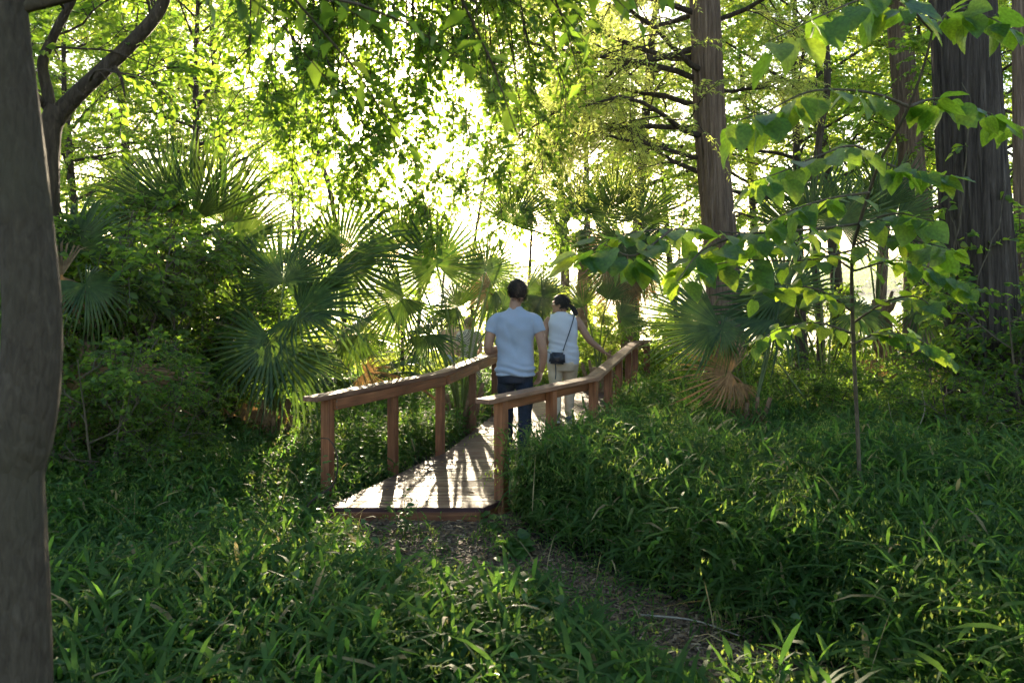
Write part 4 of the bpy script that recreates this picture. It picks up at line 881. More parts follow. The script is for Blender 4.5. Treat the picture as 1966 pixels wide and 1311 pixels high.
def field(n, x0, x1, y0, y1, seed, fn=None, mgp=.0):
    rng = np.random.default_rng(seed); x = rng.uniform(x0, x1, n); y = rng.uniform(y0, y1, n)
    k = (np.abs(x) < .64 * y + .5) & (~on_deck(x, y, .06)) & (path_dist(x, y) > mgp)
    if fn is not None: k &= fn(x, y, rng)
    return x[k], y[k]
def clump(x, y, s, seed): return .5 + .5 * fbm(x, y, s, seed)
# right bank: tall and dense
x, y = field(26000, -.1, 7.6, 2.9, 13.2, 1, lambda x, y, r: (x > np.interp(y, [2.9, 6.4, 8, 13.2], [1.7, .0, .7, 1.9])) & (r.random(len(x)) < np.clip(1.35 - y * .075, .28, 1)))
h = (.38 + .30 * clump(x, y, 1.1, 4)) * sstep(-.05, .45, path_dist(x, y) + .1) * np.random.default_rng(2).uniform(.65, 1.15, len(x)) * np.interp(y, [3, 6, 12], [1.0, 1.12, .9])
oats('oat_grass', 'dense dark green oat grass covering the bank right of the path', x, y, h + .08, 7, .26, .018, 10, .30)
rng = np.random.default_rng(31); n = 900; t_ = rng.random(n) ** 1.3; o_ = rng.uniform(.07, .55, n); x = -.06 + .86 * t_ + o_ * .86; y = 6.42 + 1.46 * t_ - o_ * .5; k = path_dist(x, y) > -.12; x = x[k]; y = y[k]; o_ = o_[k]
oats('oat_grass', 'tall grass tuft crowding the near right post and hiding the mans feet', x, y, rng.uniform(.45, .78, len(x)), 7, .24, .017, 18, .55, .3)
# left bank
x, y = field(13000, -6.5, -.2, 3.6, 9.0, 3, lambda x, y, r: (x < np.interp(y, [3.6, 6.3, 9], [.2, -1.2, -.9])))
h = (.22 + .22 * clump(x, y, 1.0, 7)) * np.random.default_rng(3).uniform(.6, 1.15, len(x)) * np.interp(path_dist(x, y), [0, .8], [.5, 1])
oats('oat_grass', 'oat grass and weeds on the bank left of the path, sunlit by the grey trunk', x, y, h + .06, 6, .19, .018, 11, .25)
# foreground, close to the camera
x, y = field(4200, -2.4, .75, 2.0, 4.5, 5, lambda x, y, r: x < np.interp(y, [2, 3.2, 4.5], [1.0, .68, .12]), -.38)
h = (.24 + .16 * clump(x, y, .7, 9)) * np.random.default_rng(4).uniform(.6, 1.15, len(x)) * np.interp(path_dist(x, y), [-.2, .5], [.65, 1])
oats('oat_grass', 'broad bladed oat grass in the foreground with drooping seed heads', x, y, h + .06, 6, .28, .022, 12, .55)
x, y = field(1500, .65, 2.2, 2.1, 3.5, 6, lambda x, y, r: r.random(len(x)) < .75, -.9)
oats('oat_grass', 'low oat grass at the bottom edge right of the path', x, y, np.random.default_rng(6).uniform(.16, .36, len(x)), 5, .24, .024, 13, .5)
x, y = field(480, -1.4, 1.3, 4.0, 6.1, 16, lambda x, y, r: r.random(len(x)) < .8, -.7)
oats('oat_grass', 'sparse grass tufts sprouting through the bark mulch before the footbridge', x, y, np.random.default_rng(7).uniform(.06, .24, len(x)), 4, .13, .012, 17, .35)
# sunny grass beyond the left railing and behind
x, y = field(8000, -6.2, .2, 8.6, 15.5, 8, lambda x, y, r: (x < np.interp(y, [8.6, 13.7], [-.7, .1])))
h = (.20 + .26 * clump(x, y, 1.2, 12)) * np.random.default_rng(8).uniform(.6, 1.2, len(x))
oats('oat_grass', 'sunlit yellow green grass beyond the left railing', x, y, h + .06, 5, .22, .021, 14, .2)
x, y = field(7000, -13, 15, 13.0, 24, 9, None)
h = (.20 + .25 * clump(x, y, 1.6, 15)) * np.random.default_rng(9).uniform(.6, 1.2, len(x))
oats('oat_grass', 'bright sunny meadow grass far behind the palms', x, y, h + .06, 4, .29, .032, 15, .05)

# low mixed undergrowth between the grasses, and dry straw
rng = np.random.default_rng(77); g = Geo(); n = 1700
x = rng.uniform(-5.5, 6.5, n); y = rng.uniform(2.4, 12.5, n); k = (np.abs(x) < .62 * y + .3) & (~on_deck(x, y, .05)) & (path_dist(x, y) > .02) & (clump(x, y, .8, 21) > .45); x = x[k]; y = y[k]; n = len(x)
hh = rng.uniform(.10, .50, n); z = gz(x, y); la = rng.uniform(0, 6.28, n)
for j in range(8):
    f = (.35 + .65 * j / 7); az = la + j * 2.1 + rng.normal(0, .3, n); P = np.column_stack([x + np.cos(az) * .02, y + np.sin(az) * .02, z + hh * f])
    A = np.stack([np.cos(az), np.sin(az), rng.uniform(-.4, .4, n)], -1); leaves(g, P, A, np.array([0, -.1, 1.0]) + rng.normal(0, .3, (n, 3)), rng.uniform(.035, .085, n), rng.uniform(.022, .05, n), 'oval', rng.random(n))
tag(obj('undergrowth', g.mesh('undergrowth', M['weed'], True)), 'small broad leaved plants mixed through the grass', 'undergrowth', kind='stuff')
g = Geo(); n = 1500; x = rng.uniform(-5, 6, n); y = rng.uniform(2.3, 11, n); k = (np.abs(x) < .62 * y + .3) & (~on_deck(x, y, .05)) & (path_dist(x, y) > -.35); x = x[k]; y = y[k]; n = len(x)
blades(g, np.column_stack([x, y, gz(x, y) + rng.uniform(0, .25, n)]), rng.uniform(0, 6.28, n), rng.uniform(.2, 1.4, n), rng.uniform(.15, .5, n), rng.uniform(.003, .010, n), rng.uniform(.1, 1.1, n), np.full(n, 1.0))
tag(obj('dry_straw', g.mesh('dry_straw', M['grass'])), 'dry straw coloured stems tangled in the grass', 'straw', kind='stuff')
# fallen leaves on the path and the deck
g = Geo(); n = 520; yy = rng.uniform(2.6, 6.3, n); near = np.array([np.argmin(np.abs(PS[:, 1] - v)) for v in yy]); xx = PS[near, 0] + PW[near] * rng.uniform(-1.2, 1.2, n); zz = gz(xx, yy) + .03
yd = rng.uniform(6.5, 13, 130); a_, b_ = deck_x(yd); xd = a_ + (b_ - a_) * rng.random(130) ** 1.0; P = np.vstack([np.column_stack([xx, yy, zz]), np.column_stack([xd, yd, np.full(130, .007)])]); m = len(P); az = rng.uniform(0, 6.28, m)
leaves(g, P, np.stack([np.cos(az), np.sin(az), rng.uniform(-.02, .12, m)], -1), np.array([0, 0, 1.0]) + rng.normal(0, .15, (m, 3)), rng.uniform(.03, .065, m), rng.uniform(.016, .034, m), 'oval', rng.random(m), 0, .05, .12)
tag(obj('fallen_leaves', g.mesh('fallen_leaves', M['palm_dead'])), 'dry brown leaves lying on the mulch and the deck', 'leaves', kind='stuff')
# broad-leaved weeds and fallen twigs
rng = np.random.default_rng(9)
def weed(label, px, d, n, hgt, L, kind='oval', wid=.7, name='leafy_weed', mat='weed'):
    org = np.array(gp(px, d)); t = thing(name, label, 'plant', org, 0, 'broad leaved weeds'); g = Geo(); gl = Geo()
    for k in range(n):
        a = rng.uniform(0, 6.28); c = polyline(rng, (0, 0, 0), (math.cos(a) * .45, math.sin(a) * .45, 1), hgt * rng.uniform(.6, 1.1), 6, .1, np.array([0, 0, 0])); g.add(*tube(c, np.linspace(.003, .0015, 6), 4))
        m = 9; P = np.array([along(c, v)[0] for v in np.linspace(.3, .99, m)]); az = rng.uniform(0, 6.28, m)
        A = np.stack([np.cos(az), np.sin(az), rng.uniform(-.35, .35, m)], -1); leaves(gl, P + nrm(A) * .02, A, np.array([0, -.1, 1.0]) + rng.normal(0, .25, (m, 3)), L * rng.uniform(.6, 1.15, m), L * wid * rng.uniform(.6, 1.1, m), kind, rng.random(m))
    obj('stem', g.mesh('stem', M['petiole']), None, t); obj('foliage', gl.mesh('foliage', M[mat], True), None, t)['kind'] = 'stuff'
weed('small pale leafed weed growing right before the front edge of the footbridge', 775, 5.9, 7, .36, .055)
weed('low broad leafed weed on the mulch right of the footbridge edge', 1000, 5.6, 3, .16, .12, 'heart', .95)
weed('weed with rounded leaves at the foot of the near right post', 945, 6.15, 3, .16, .07, 'heart', .9)
weed('big leafed weed in the grass under the palm with the dead brown fan', 1330, 8.9, 4, .55, .17, 'heart', .9)
weed('leafy weed in the grass left of the path at the bottom', 600, 4.1, 5, .30, .07)
weed('dark leafy weed tangled beside the near left post', 597, 6.4, 9, .55, .06, 'oval', .55)
weed('big leafed plant in the shade at the left among the shrubs', 300, 7.0, 6, .75, .11, 'heart', .8)
weed('leafy plant at the lower right corner in the shade', 1560, 4.0, 5, .32, .06)
def stick(label, pix, r0, r1, mat='dry_twig', side=None, name='fallen_branch'):
    P = [np.array(at(*p)) for p in pix]; org = P[0].copy(); g = Geo(); g.add(*tube(spline([p - org for p in P], 16), np.linspace(r0, r1, 16), 7, True, .06))
    for s in side or []: g.add(*tube(spline([np.array(at(*p)) - org for p in s], 8), np.linspace(r1 * 1.3, r1 * .5, 8), 5))
    o = obj(name, g.mesh(name, M[mat], True)); o.location = org; tag(o, label, 'branch', 'fallen branches')
stick('brown dead stalk leaning between the shrubs left of the star fan', [(290, 812, 8.3), (360, 775, 8.4), (405, 745, 8.5)], .022, .014, 'palm_trunk')
stick('thin dark stalk crossing the leaning brown one', [(425, 805, 8.2), (360, 765, 8.2), (295, 722, 8.3)], .012, .008, 'bark')
stick('pale dry forked twig in the grass left of the massive trunk', [(1720, 872, 7.2), (1752, 840, 7.1), (1775, 790, 7.0), (1770, 750, 7.0)], .008, .003, 'dry_twig', [[(1745, 846, 7.1), (1715, 810, 7.0), (1705, 770, 7.0)]])
stick('dark bent twig arching beside the near left post', [(560, 1010, 6.0), (600, 960, 6.1), (640, 930, 6.1), (648, 880, 6.1), (630, 842, 6.1), (590, 848, 6.1)], .010, .003, 'bark')
stick('grey dry stick lying on the mulch at the lower right', [(1230, 1180, 4.5), (1330, 1190, 4.4), (1420, 1220, 4.2)], .006, .003)
stick('thin straight stem leaning behind the wide green fan', [(1545, 765, 8.8), (1490, 690, 9.0), (1450, 640, 9.2)], .012, .007, 'petiole')
# ------------------------------------------------------------------ people
M['skin'] = plain('skin', (.25, .13, .082), .5, .4, 14, .1)
M['skin_pale'] = plain('pale_skin', (.58, .36, .27), .5, .4, 14, .1)
M['hair'] = plain('black_hair', (.006, .005, .0055), .6, .2, 60, .5, .5, 90)
M['hair_brown'] = plain('brown_hair', (.22, .13, .07), .5, .4, 60, .4, .5, 90)
M['tee'] = plain('pale_blue_cotton', (.245, .285, .365), .85, .15, 5, .04, .35, 9, .15)
M['blouse'] = plain('white_cotton', (.43, .44, .49), .85, .15, 5, .03, .35, 11, .15)
M['denim'] = plain('dark_denim', (.013, .018, .030), .8, .2, 60, .35, .3, 18)
M['khaki'] = plain('khaki_cotton', (.56, .43, .30), .8, .2, 20, .08, .35, 14)
M['leather'] = plain('navy_leather', (.012, .018, .032), .32, .5, 0, 0, .15, 120)
M['shoe'] = plain('grey_shoe', (.10, .11, .13), .6, .3, 30, .3)
M['sole'] = plain('white_sole', (.6, .6, .58), .6, .3, 30, .1)
M['metal'] = plain('silver_metal', (.6, .58, .5), .3, .6); M['metal'].node_tree.nodes['Principled BSDF'].inputs['Metallic'].default_value = 1
M['frame'] = plain('glasses_frame', (.03, .03, .035), .3, .5)
md, t_, o_ = newmat('dotted_dress'); tc = N(t_, 'ShaderNodeTexCoord'); ck = N(t_, 'ShaderNodeTexChecker', i_Scale=44.0)
ck.inputs[1].default_value = (.72, .66, .55, 1); ck.inputs[2].default_value = (.03, .02, .02, 1); t_.links.new(tc.outputs['Object'], ck.inputs[0])
p_ = N(t_, 'ShaderNodeBsdfPrincipled', i_Roughness=.8); t_.links.new(ck.outputs[0], p_.inputs['Base Color']); t_.links.new(p_.outputs[0], o_.inputs[0]); M['dots'] = md

def ellipsoid(c, r, rot=None, nu=20, nv=14):
    u = np.linspace(0, 2 * np.pi, nu, endpoint=False); v = np.linspace(0, np.pi, nv)[1:-1]
    V = np.array([[math.cos(a) * math.sin(b), math.sin(a) * math.sin(b), math.cos(b)] for b in v for a in u] + [[0, 0, 1], [0, 0, -1]]) * np.asarray(r)
    if rot is not None: V = V @ np.array(rot).T
    V = V + np.asarray(c); m = len(v)
    Q = [[i * nu + j, (i + 1) * nu + j, (i + 1) * nu + (j + 1) % nu, i * nu + (j + 1) % nu] for i in range(m - 1) for j in range(nu)]
    T = [[m * nu, j, (j + 1) % nu] for j in range(nu)] + [[m * nu + 1, (m - 1) * nu + (j + 1) % nu, (m - 1) * nu + j] for j in range(nu)]
    return V, T, Q
def rings(rs, n=28):
    """loft of horizontal ellipses (x, y, z, rx, ry)"""
    ang = np.linspace(0, 2 * np.pi, n, endpoint=False); k = len(rs); V = np.concatenate([np.column_stack([x + np.sign(np.cos(ang)) * np.abs(np.cos(ang)) ** .85 * rx, y + np.sign(np.sin(ang)) * np.abs(np.sin(ang)) ** .85 * ry, np.full(n, z)]) for x, y, z, rx, ry in rs])
    i0 = np.arange(k - 1)[:, None] * n; j = np.arange(n)[None]; j2 = (j + 1) % n
    Q = np.stack([i0 + j, i0 + j2, i0 + n + j2, i0 + n + j], -1).reshape(-1, 4); c0 = len(V); V = np.vstack([V, (rs[0][0], rs[0][1], rs[0][2]), (rs[-1][0], rs[-1][1], rs[-1][2])]); jj = np.arange(n); jn = (jj + 1) % n
    return V, np.concatenate([np.stack([jn, jj, np.full(n, c0)], -1), np.stack([(k - 1) * n + jj, (k - 1) * n + jn, np.full(n, c0 + 1)], -1)]), Q
def smooth_rings(rs, k=24):
    return rings([tuple(v) for v in spline(np.array(rs, float), k)])
def limb(P, r, n=14, k=18):
    return tube(spline(P, k), np.interp(np.linspace(0, 1, k), np.linspace(0, 1, len(r)), r), n)
def fuse(name, prims, voxel, mat, smooth=4, disp=None):
    """join closed shapes into one continuous skin"""
    g = Geo()
    for p in prims: g.add(*p)
    me = g.mesh(name + '_raw'); o = bpy.data.objects.new('raw', me); col.objects.link(o)
    md_ = o.modifiers.new('r', 'REMESH'); md_.mode = 'VOXEL'; md_.voxel_size = voxel; md_.use_smooth_shade = True
    if smooth: s = o.modifiers.new('s', 'SMOOTH'); s.iterations = smooth; s.factor = .5
    dg = bpy.context.evaluated_depsgraph_get(); me2 = bpy.data.meshes.new_from_object(o.evaluated_get(dg)); bpy.data.objects.remove(o); bpy.data.meshes.remove(me)
    me2.name = name; me2.materials.clear(); me2.materials.append(mat)
    if disp is not None:
        n = len(me2.vertices); co = np.empty(n * 3, np.float32); no = np.empty(n * 3, np.float32); me2.vertices.foreach_get('co', co); me2.vertices.foreach_get('normal', no)
        co = co.reshape(-1, 3); no = no.reshape(-1, 3); co = co + no * disp(co)[:, None]; me2.vertices.foreach_set('co', co.ravel().astype(np.float32)); me2.update()
    for p in me2.polygons: p.use_smooth = True
    return me2
def hand(wr, d, palm_n, thumb, curl=.5, s=1.0):
    """palm and five fingers from wrist wr along d; palm_n = way the palm faces, thumb = side of the thumb"""
    d = nrm(np.array(d, float)); pn = np.array(palm_n, float); pn = nrm(pn - d * pn.dot(d)); th = np.cross(d, pn); th = th if th.dot(np.array(thumb, float)) > 0 else -th
    wr = np.array(wr, float); out = []
    def tb(P, r): out.append(tube(spline(P, 12), np.interp(np.linspace(0, 1, 12), np.linspace(0, 1, len(r)), r), 8))
    for q in (-.024, -.008, .008, .024): tb([wr - d * .012 * s, wr + d * .045 * s + th * q * s * .7, wr + d * .088 * s + th * q * s], [.017 * s, .016 * s, .0125 * s])
    for q, L in ((.029, .072), (.0095, .080), (-.0095, .074), (-.028, .058)):
        a = wr + d * .085 * s + th * q * s; L *= s; c = curl * (1.0 + (.029 - q) * 4)
        p1 = a + nrm(d + pn * c * .5 + th * q * 3) * L * .45; p2 = p1 + nrm(d + pn * c * 1.5) * L * .32; p3 = p2 + nrm(d + pn * c * 2.4) * L * .25
        tb([a, p1, p2, p3], [.0098 * s, .0092 * s, .0085 * s, .0066 * s])
    a = wr + d * .022 * s + th * .024 * s; p1 = a + nrm(d * .7 + th * .65 + pn * .3) * .042 * s; p2 = p1 + nrm(d * .95 + th * .15 + pn * .35) * .034 * s
    tb([a, p1, p2], [.0145 * s, .0115 * s, .0082 * s]); return out
def head_prims(c, yaw, s=1.0):
    """skull, jaw, nose, lips, brow, ears; faces +y before the turn by yaw"""
    Rz = np.array(Matrix.Rotation(yaw, 3, 'Z')); c = np.array(c, float); out = []
    for (p, r) in (((0, -.008, .022), (.074, .094, .088)), ((0, .028, -.045), (.056, .062, .062)), ((0, .075, -.085), (.022, .022, .02)), ((0, .094, -.018), (.011, .019, .020)), ((0, .086, .004), (.009, .012, .03)),
                   ((0, .082, -.052), (.022, .014, .008)), ((0, .080, -.063), (.02, .013, .008)), ((0, .078, .028), (.05, .02, .012)), ((.028, .062, -.02), (.022, .026, .022)), ((-.028, .062, -.02), (.022, .026, .022)),
                   ((.076, -.008, -.012), (.009, .020, .031)), ((-.076, -.008, -.012), (.009, .020, .031)), ((0, -.03, -.05), (.056, .06, .06))):
        out.append(ellipsoid(c + Rz @ (np.array(p) * s), np.array(r) * s, Rz))
    return out, Rz
def hair_mesh(c, Rz, mat, s, low, front=.035, vol=.012, seed=0):
    V, T, Q = ellipsoid((0, 0, 0), (1, 1, 1), None, 44, 34); n = nrm(V); r = np.array([.074, .094, .088]) + vol; X_ = n * r + np.array([0, -.008, .022])
    rng = np.random.default_rng(seed); face = sstep(front, front + .035, X_[:, 1]) * sstep(.085, .05, X_[:, 2]); neck = sstep(low + .02, low - .02, X_[:, 2])
    side = sstep(-.01, .03, X_[:, 1]) * sstep(.01, -.03, X_[:, 2]); k = np.clip(face + neck + side, 0, 1)
    f = (1 - .24 * k) + .02 * np.sin(X_[:, 0] * 90 + X_[:, 2] * 60) * (1 - k) + .012 * rng.uniform(-1, 1, len(X_)) * (1 - k)
    X_ = (X_ - np.array([0, -.008, .022])) * f[:, None] + np.array([0, -.008, .022]); return (X_ * s) @ Rz.T + np.array(c), T, Q
def shoe(an, d, s=1.0):
    d = np.array(d, float); d /= np.linalg.norm(d); a = np.array([an[0], an[1], 0.0]); z0 = an[2] - .085
    def pr(f, h): return a + np.array([d[0], d[1], 0]) * f * s + np.array([0, 0, z0 + h + d[2] * f])
    up = tube(spline([pr(-.065, .045), pr(.0, .058), pr(.07, .048), pr(.14, .036), pr(.19, .03)], 14), [(.030, .032)] + [(.042, .048)] * 3 + [(.044, .045)] * 3 + [(.046, .04)] * 3 + [(.044, .033)] * 2 + [(.036, .026), (.02, .02)], 14)
    so_ = tube(spline([pr(-.08, .013), pr(0, .013), pr(.1, .013), pr(.20, .018)], 12), [(.02, .012)] + [(.04, .013)] * 5 + [(.047, .013)] * 4 + [(.04, .013), (.018, .012)], 12)
    return up, so_
def wrinkle(seed, amp, sx, sz):
    def f(co):
        v = co * np.array([sx, sx, sz]); return amp * (np.sin(v[:, 0] * 1.0 + 1.7 * np.sin(v[:, 2] * .8 + seed) + seed) * np.cos(v[:, 2] + .8 * np.sin(v[:, 0] * .7 + v[:, 1])) + .5 * np.sin(v[:, 2] * 2.1 + v[:, 0] * 1.3 + seed * 2))
    return f
def person(label, loc, rz, cfg):
    Z = cfg; s = Z.get('s', 1.0)
    head, Rz = head_prims(Z['head'], Z['yaw'], Z.get('hs', 1.0)); hc = np.array(Z['head'])
    prims = list(head); nb = np.array(Z['neck'])
    prims.append(limb([nb - np.array([0, 0, .06]), nb + np.array([0, 0, .03]), hc + np.array([0, -.015, -.03])], [Z['nr'] * 1.25, Z['nr'], Z['nr'] * .95]))
    prims.append(smooth_rings([(x, y, z, rx - Z.get('inset', .026), ry - Z.get('inset', .026)) for x, y, z, rx, ry in Z['torso']]))
    for A in Z['arms']: prims.append(limb(A['p'], A['r'])); prims += hand(*A['hand'])
    for Lg in Z['legs']: prims.append(limb(Lg['p'], [r - .014 for r in Lg['r'][:-1]] + [.034])); prims.append(limb([Lg['p'][-1], np.array(Lg['p'][-1]) + np.array([0, .07, -.055])], [.036, .03]))
    root = obj('person', fuse('person', prims, Z.get('voxel', .0055), Z['skin'], 3)); root.location = loc; root.rotation_euler = (0, 0, rz); tag(root, label, 'person', Z.get('group'))
    # top
    pr = [smooth_rings(Z['torso'])]
    for sl_ in Z['sleeves']: pr.append(limb(sl_['p'], sl_['r'], 16))
    obj(Z['topname'], fuse(Z['topname'], pr, .009, Z['top'], 3, Z['fold']), None, root)
    # trousers or skirt
    pr = [smooth_rings(Z['hips'])] + [limb(Lg['p'], Lg['r'], 16) for Lg in Z['legs']] if not Z.get('skirt') else [smooth_rings(Z['skirt'])]
    obj(Z['botname'], fuse(Z['botname'], pr, .009, Z['bottom'], 3, wrinkle(3, .0035, 14, 24)), None, root)
    for Lg in Z['legs']:
        up, so_ = shoe(Lg['p'][-1], Lg['toe']); g = Geo(); g.add(*up); sh = obj('shoe', g.mesh('shoe', M['shoe'], True), None, root); g = Geo(); g.add(*so_); obj('sole', g.mesh('sole', M['sole'], True), None, sh)
    V, T, Q = hair_mesh(Z['head'], Rz, Z['hair'], Z.get('hs', 1.0), Z['hairlow'], Z.get('front', .035), Z.get('vol', .012)); g = Geo(); g.add(V, T, Q); hr = obj('hair', g.mesh('hair', Z['hair'], True), None, root)
    # loose strands over the hair cap
    rng = np.random.default_rng(8); k = rng.choice(len(V), 900); P = V[k]; c0 = hc + Rz @ np.array([0, -.008, .022]); nn_ = nrm(P - c0); ok = (np.linalg.norm(P - c0, axis=1) > .083) & (nn_[:, 2] > -.85); P = P[ok]; nn_ = nn_[ok]
    dn = nrm(np.array([0, 0, -1.0]) + (Rz @ np.array([0, -.8, 0])) + nn_ * .55 + rng.normal(0, .28, P.shape)); g = Geo(); leaves(g, P + rng.normal(0, .003, P.shape), dn, nn_, rng.uniform(.022, .045, len(P)), .006, 'rhomb', rng.random(len(P)), 0, .2, .1)
    obj('hair_strands', g.mesh('hair_strands', Z['hair']), None, hr)['kind'] = 'stuff'
    return root, Rz, hr
def lerp(a, b, t): return tuple(np.array(a) * (1 - t) + np.array(b) * t)

# man in the pale blue T-shirt
man, Rm, hr = person('dark haired man in pale blue T-shirt and dark jeans walking away on the footbridge', (.03, 7.92, 0), -.10, dict(
    skin=M['skin'], hair=M['hair'], head=(.015, .025, 1.632), yaw=.38, hs=1.02, neck=(0, -.01, 1.47), nr=.056, hairlow=-.075, front=.03, vol=.016,
    torso=[(0, 0, .850, .188, .140), (0, 0, .93, .186, .136), (0, .005, 1.05, .172, .122), (0, .0, 1.18, .178, .12), (0, -.008, 1.30, .192, .118), (0, -.012, 1.385, .188, .102), (0, -.012, 1.435, .145, .08), (0, -.010, 1.472, .085, .066), (0, -.008, 1.50, .066, .06)],
    sleeves=[dict(p=[(-.12, -.01, 1.39), (-.188, -.01, 1.365), (-.236, -.015, 1.255)], r=[.055, .060, .064]), dict(p=[(.12, -.01, 1.39), (.188, -.012, 1.365), (.236, -.02, 1.255)], r=[.055, .060, .064])],
    arms=[dict(p=[(-.17, -.01, 1.39), (-.215, -.015, 1.30), (-.255, -.03, 1.10), (-.215, .09, 1.075), (-.14, .20, 1.10)], r=[.05, .05, .045, .040, .028], hand=((-.14, .20, 1.10), (.5, .8, .15), (.6, -.4, .6), (-.3, .2, 1), .6)),
          dict(p=[(.17, -.012, 1.39), (.215, -.02, 1.30), (.262, -.045, 1.12), (.268, -.03, 1.01), (.248, .0, .895)], r=[.05, .05, .044, .040, .0285], hand=((.248, .0, .895), (-.22, .10, -.95), (-.85, -.55, 0), (.1, 1, 0), .55))],
    hips=[(0, 0, .78, .150, .112), (0, -.005, .86, .164, .116), (0, 0, .92, .150, .10), (0, 0, .96, .13, .09)],
    legs=[dict(p=[(-.085, 0, .85), (-.092, .05, .70), (-.094, .10, .49), (-.094, .10, .28), (-.092, .09, .085)], r=[.086, .086, .068, .064, .056], toe=(0, 1, 0)), dict(p=[(.085, 0, .85), (.090, .0, .70), (.094, -.02, .49), (.096, -.10, .28), (.098, -.18, .11)], r=[.086, .086, .068, .064, .056], toe=(.08, 1, -.12))],
    top=M['tee'], topname='t_shirt', bottom=M['denim'], botname='jeans',
    fold=lambda co: wrinkle(1, .006, 13, 9)(co) + wrinkle(6, .004, 24, 21)(co) - .005 * np.exp(-((co[:, 0] + .3 * (co[:, 2] - 1.1)) / .022) ** 2) * sstep(1.42, 1.3, co[:, 2]) * sstep(1.0, 1.1, co[:, 2]) + .009 * np.sin(co[:, 2] * 95 + 3 * np.sin(co[:, 0] * 12)) * sstep(.99, .90, co[:, 2]) + .003 * np.sin(co[:, 0] * 45 + 2 * np.sin(co[:, 2] * 9)) * sstep(1.35, 1.1, co[:, 2])))
# short hair tufts on the crown
# woman in white
wo_, Rw, hr = person('woman in white sleeveless top and tan trousers reaching her hand to the right railing', (.63, 10.3, 0), -.05, dict(
    skin=M['skin'], hair=M['hair'], head=(-.035, .0, 1.475), yaw=1.32, hs=1.0, neck=(-.02, -.01, 1.345), nr=.048, hairlow=-.07, front=.045, vol=.013,
    torso=[(0, 0, .745, .200, .142), (0, -.005, .82, .203, .148), (0, 0, .92, .188, .136), (0, .005, 1.03, .178, .128), (0, .005, 1.14, .184, .130), (-.005, 0, 1.24, .182, .122), (-.008, -.006, 1.30, .168, .102), (-.012, -.01, 1.338, .135, .08), (-.018, -.01, 1.366, .085, .062), (-.02, -.008, 1.385, .058, .054)],
    sleeves=[dict(p=[(-.11, 0, 1.30), (-.165, 0, 1.30)], r=[.06, .060]), dict(p=[(.09, 0, 1.30), (.155, 0, 1.30)], r=[.06, .060])],
    arms=[dict(p=[(-.15, 0, 1.30), (-.205, .005, 1.22), (-.228, .0, 1.06), (-.20, .11, .99), (-.13, .20, 1.0)], r=[.05, .050, .043, .037, .026], hand=((-.13, .20, 1.0), (.5, .8, .05), (.5, -.4, -.6), (-.2, .2, 1), .5, .92)),
          dict(p=[(.14, 0, 1.30), (.205, .0, 1.235), (.315, -.005, 1.05), (.415, .01, .96), (.505, .02, .888)], r=[.05, .050, .045, .037, .025], hand=((.505, .02, .888), (.86, .10, -.42), (-.35, 0, -.9), (0, 1, 0), .35, .92))],
    hips=[(0, 0, .66, .158, .125), (0, -.01, .75, .180, .142), (0, 0, .84, .172, .128), (0, 0, .92, .160, .118)],
    legs=[dict(p=[(-.092, 0, .76), (-.09, -.02, .60), (-.088, -.03, .43), (-.082, -.11, .26), (-.08, -.17, .12)], r=[.108, .094, .070, .062, .052], toe=(-.05, 1, -.2)), dict(p=[(.092, 0, .76), (.088, .06, .60), (.084, .10, .43), (.08, .09, .25), (.078, .08, .085)], r=[.108, .094, .070, .062, .052], toe=(.05, 1, 0))],
    top=M['blouse'], topname='blouse', bottom=M['khaki'], botname='trousers', fold=lambda co: wrinkle(2, .0055, 12, 17)(co) + wrinkle(4, .0045, 20, 42)(co) * sstep(1.2, .95, co[:, 2])))
hc = np.array((-.035, .0, 1.475)); bk = Rw @ np.array([0, -1.0, 0])
p0 = hc + bk * .098 + np.array([0, 0, -.015]); g = Geo()
g.add(*tube(spline([p0 - bk * .03, p0 + bk * .015, p0 + bk * .06 + np.array([0, -.01, -.03]), p0 + bk * .095 + np.array([0, -.02, -.085]), p0 + bk * .105 + np.array([0, -.02, -.13])], 16), np.interp(np.linspace(0, 1, 16), [0, .2, .3, .6, .85, 1], [.030, .024, .022, .034, .028, .006]), 12, True, .05))
obj('ponytail', g.mesh('ponytail', M['hair'], True), None, hr)
g = Geo()
for sx in (-1, 1):
    e = hc + Rw @ np.array([.034 * sx, .092, -.004]); cc = [e + Rw @ np.array([.026 * math.cos(a), .0, .019 * math.sin(a)]) for a in np.linspace(0, 2 * pi, 14)]; g.add(*tube(cc, [.0022] * 14, 5))
    g.add(*tube([hc + Rw @ np.array([.060 * sx, .092, .004]), hc + Rw @ np.array([.082 * sx, .0, .0])], [.002, .002], 5))
obj('glasses', g.mesh('glasses', M['frame']), None, wo_)
# her bag hangs on her back
bag = thing('crossbody_bag', 'small navy leather bag slung across the womans back on a thin strap', 'bag', (.63 - .085, 10.3 - .185, .755))
bm = bmesh.new(); bmesh.ops.create_cube(bm, size=1.0)
for v in bm.verts: v.co = Vector((v.co.x * (.205 if v.co.z < 0 else .175), v.co.y * (.085 if v.co.z < 0 else .06), (v.co.z + .5) * .142))
bmesh.ops.bevel(bm, geom=list(bm.edges), offset=.022, segments=4, affect='EDGES'); me = bpy.data.meshes.new('pouch'); bm.to_mesh(me); bm.free(); me.materials.append(M['leather']); [setattr(p, 'use_smooth', True) for p in me.polygons]
o = obj('pouch', me, None, bag); o.rotation_euler = (0, .06, 0)
bo = np.array(bag.location)
def wp(x, y, z): return np.array([.63 + x, 10.3 + y, z]) - bo
def strap(name, P, w, parent, mat):
    g = Geo(); c = spline(P, 26); g.add(*tube(c, [(w, .002)] * 26, 6)); return obj(name, g.mesh(name, mat, True), None, parent)
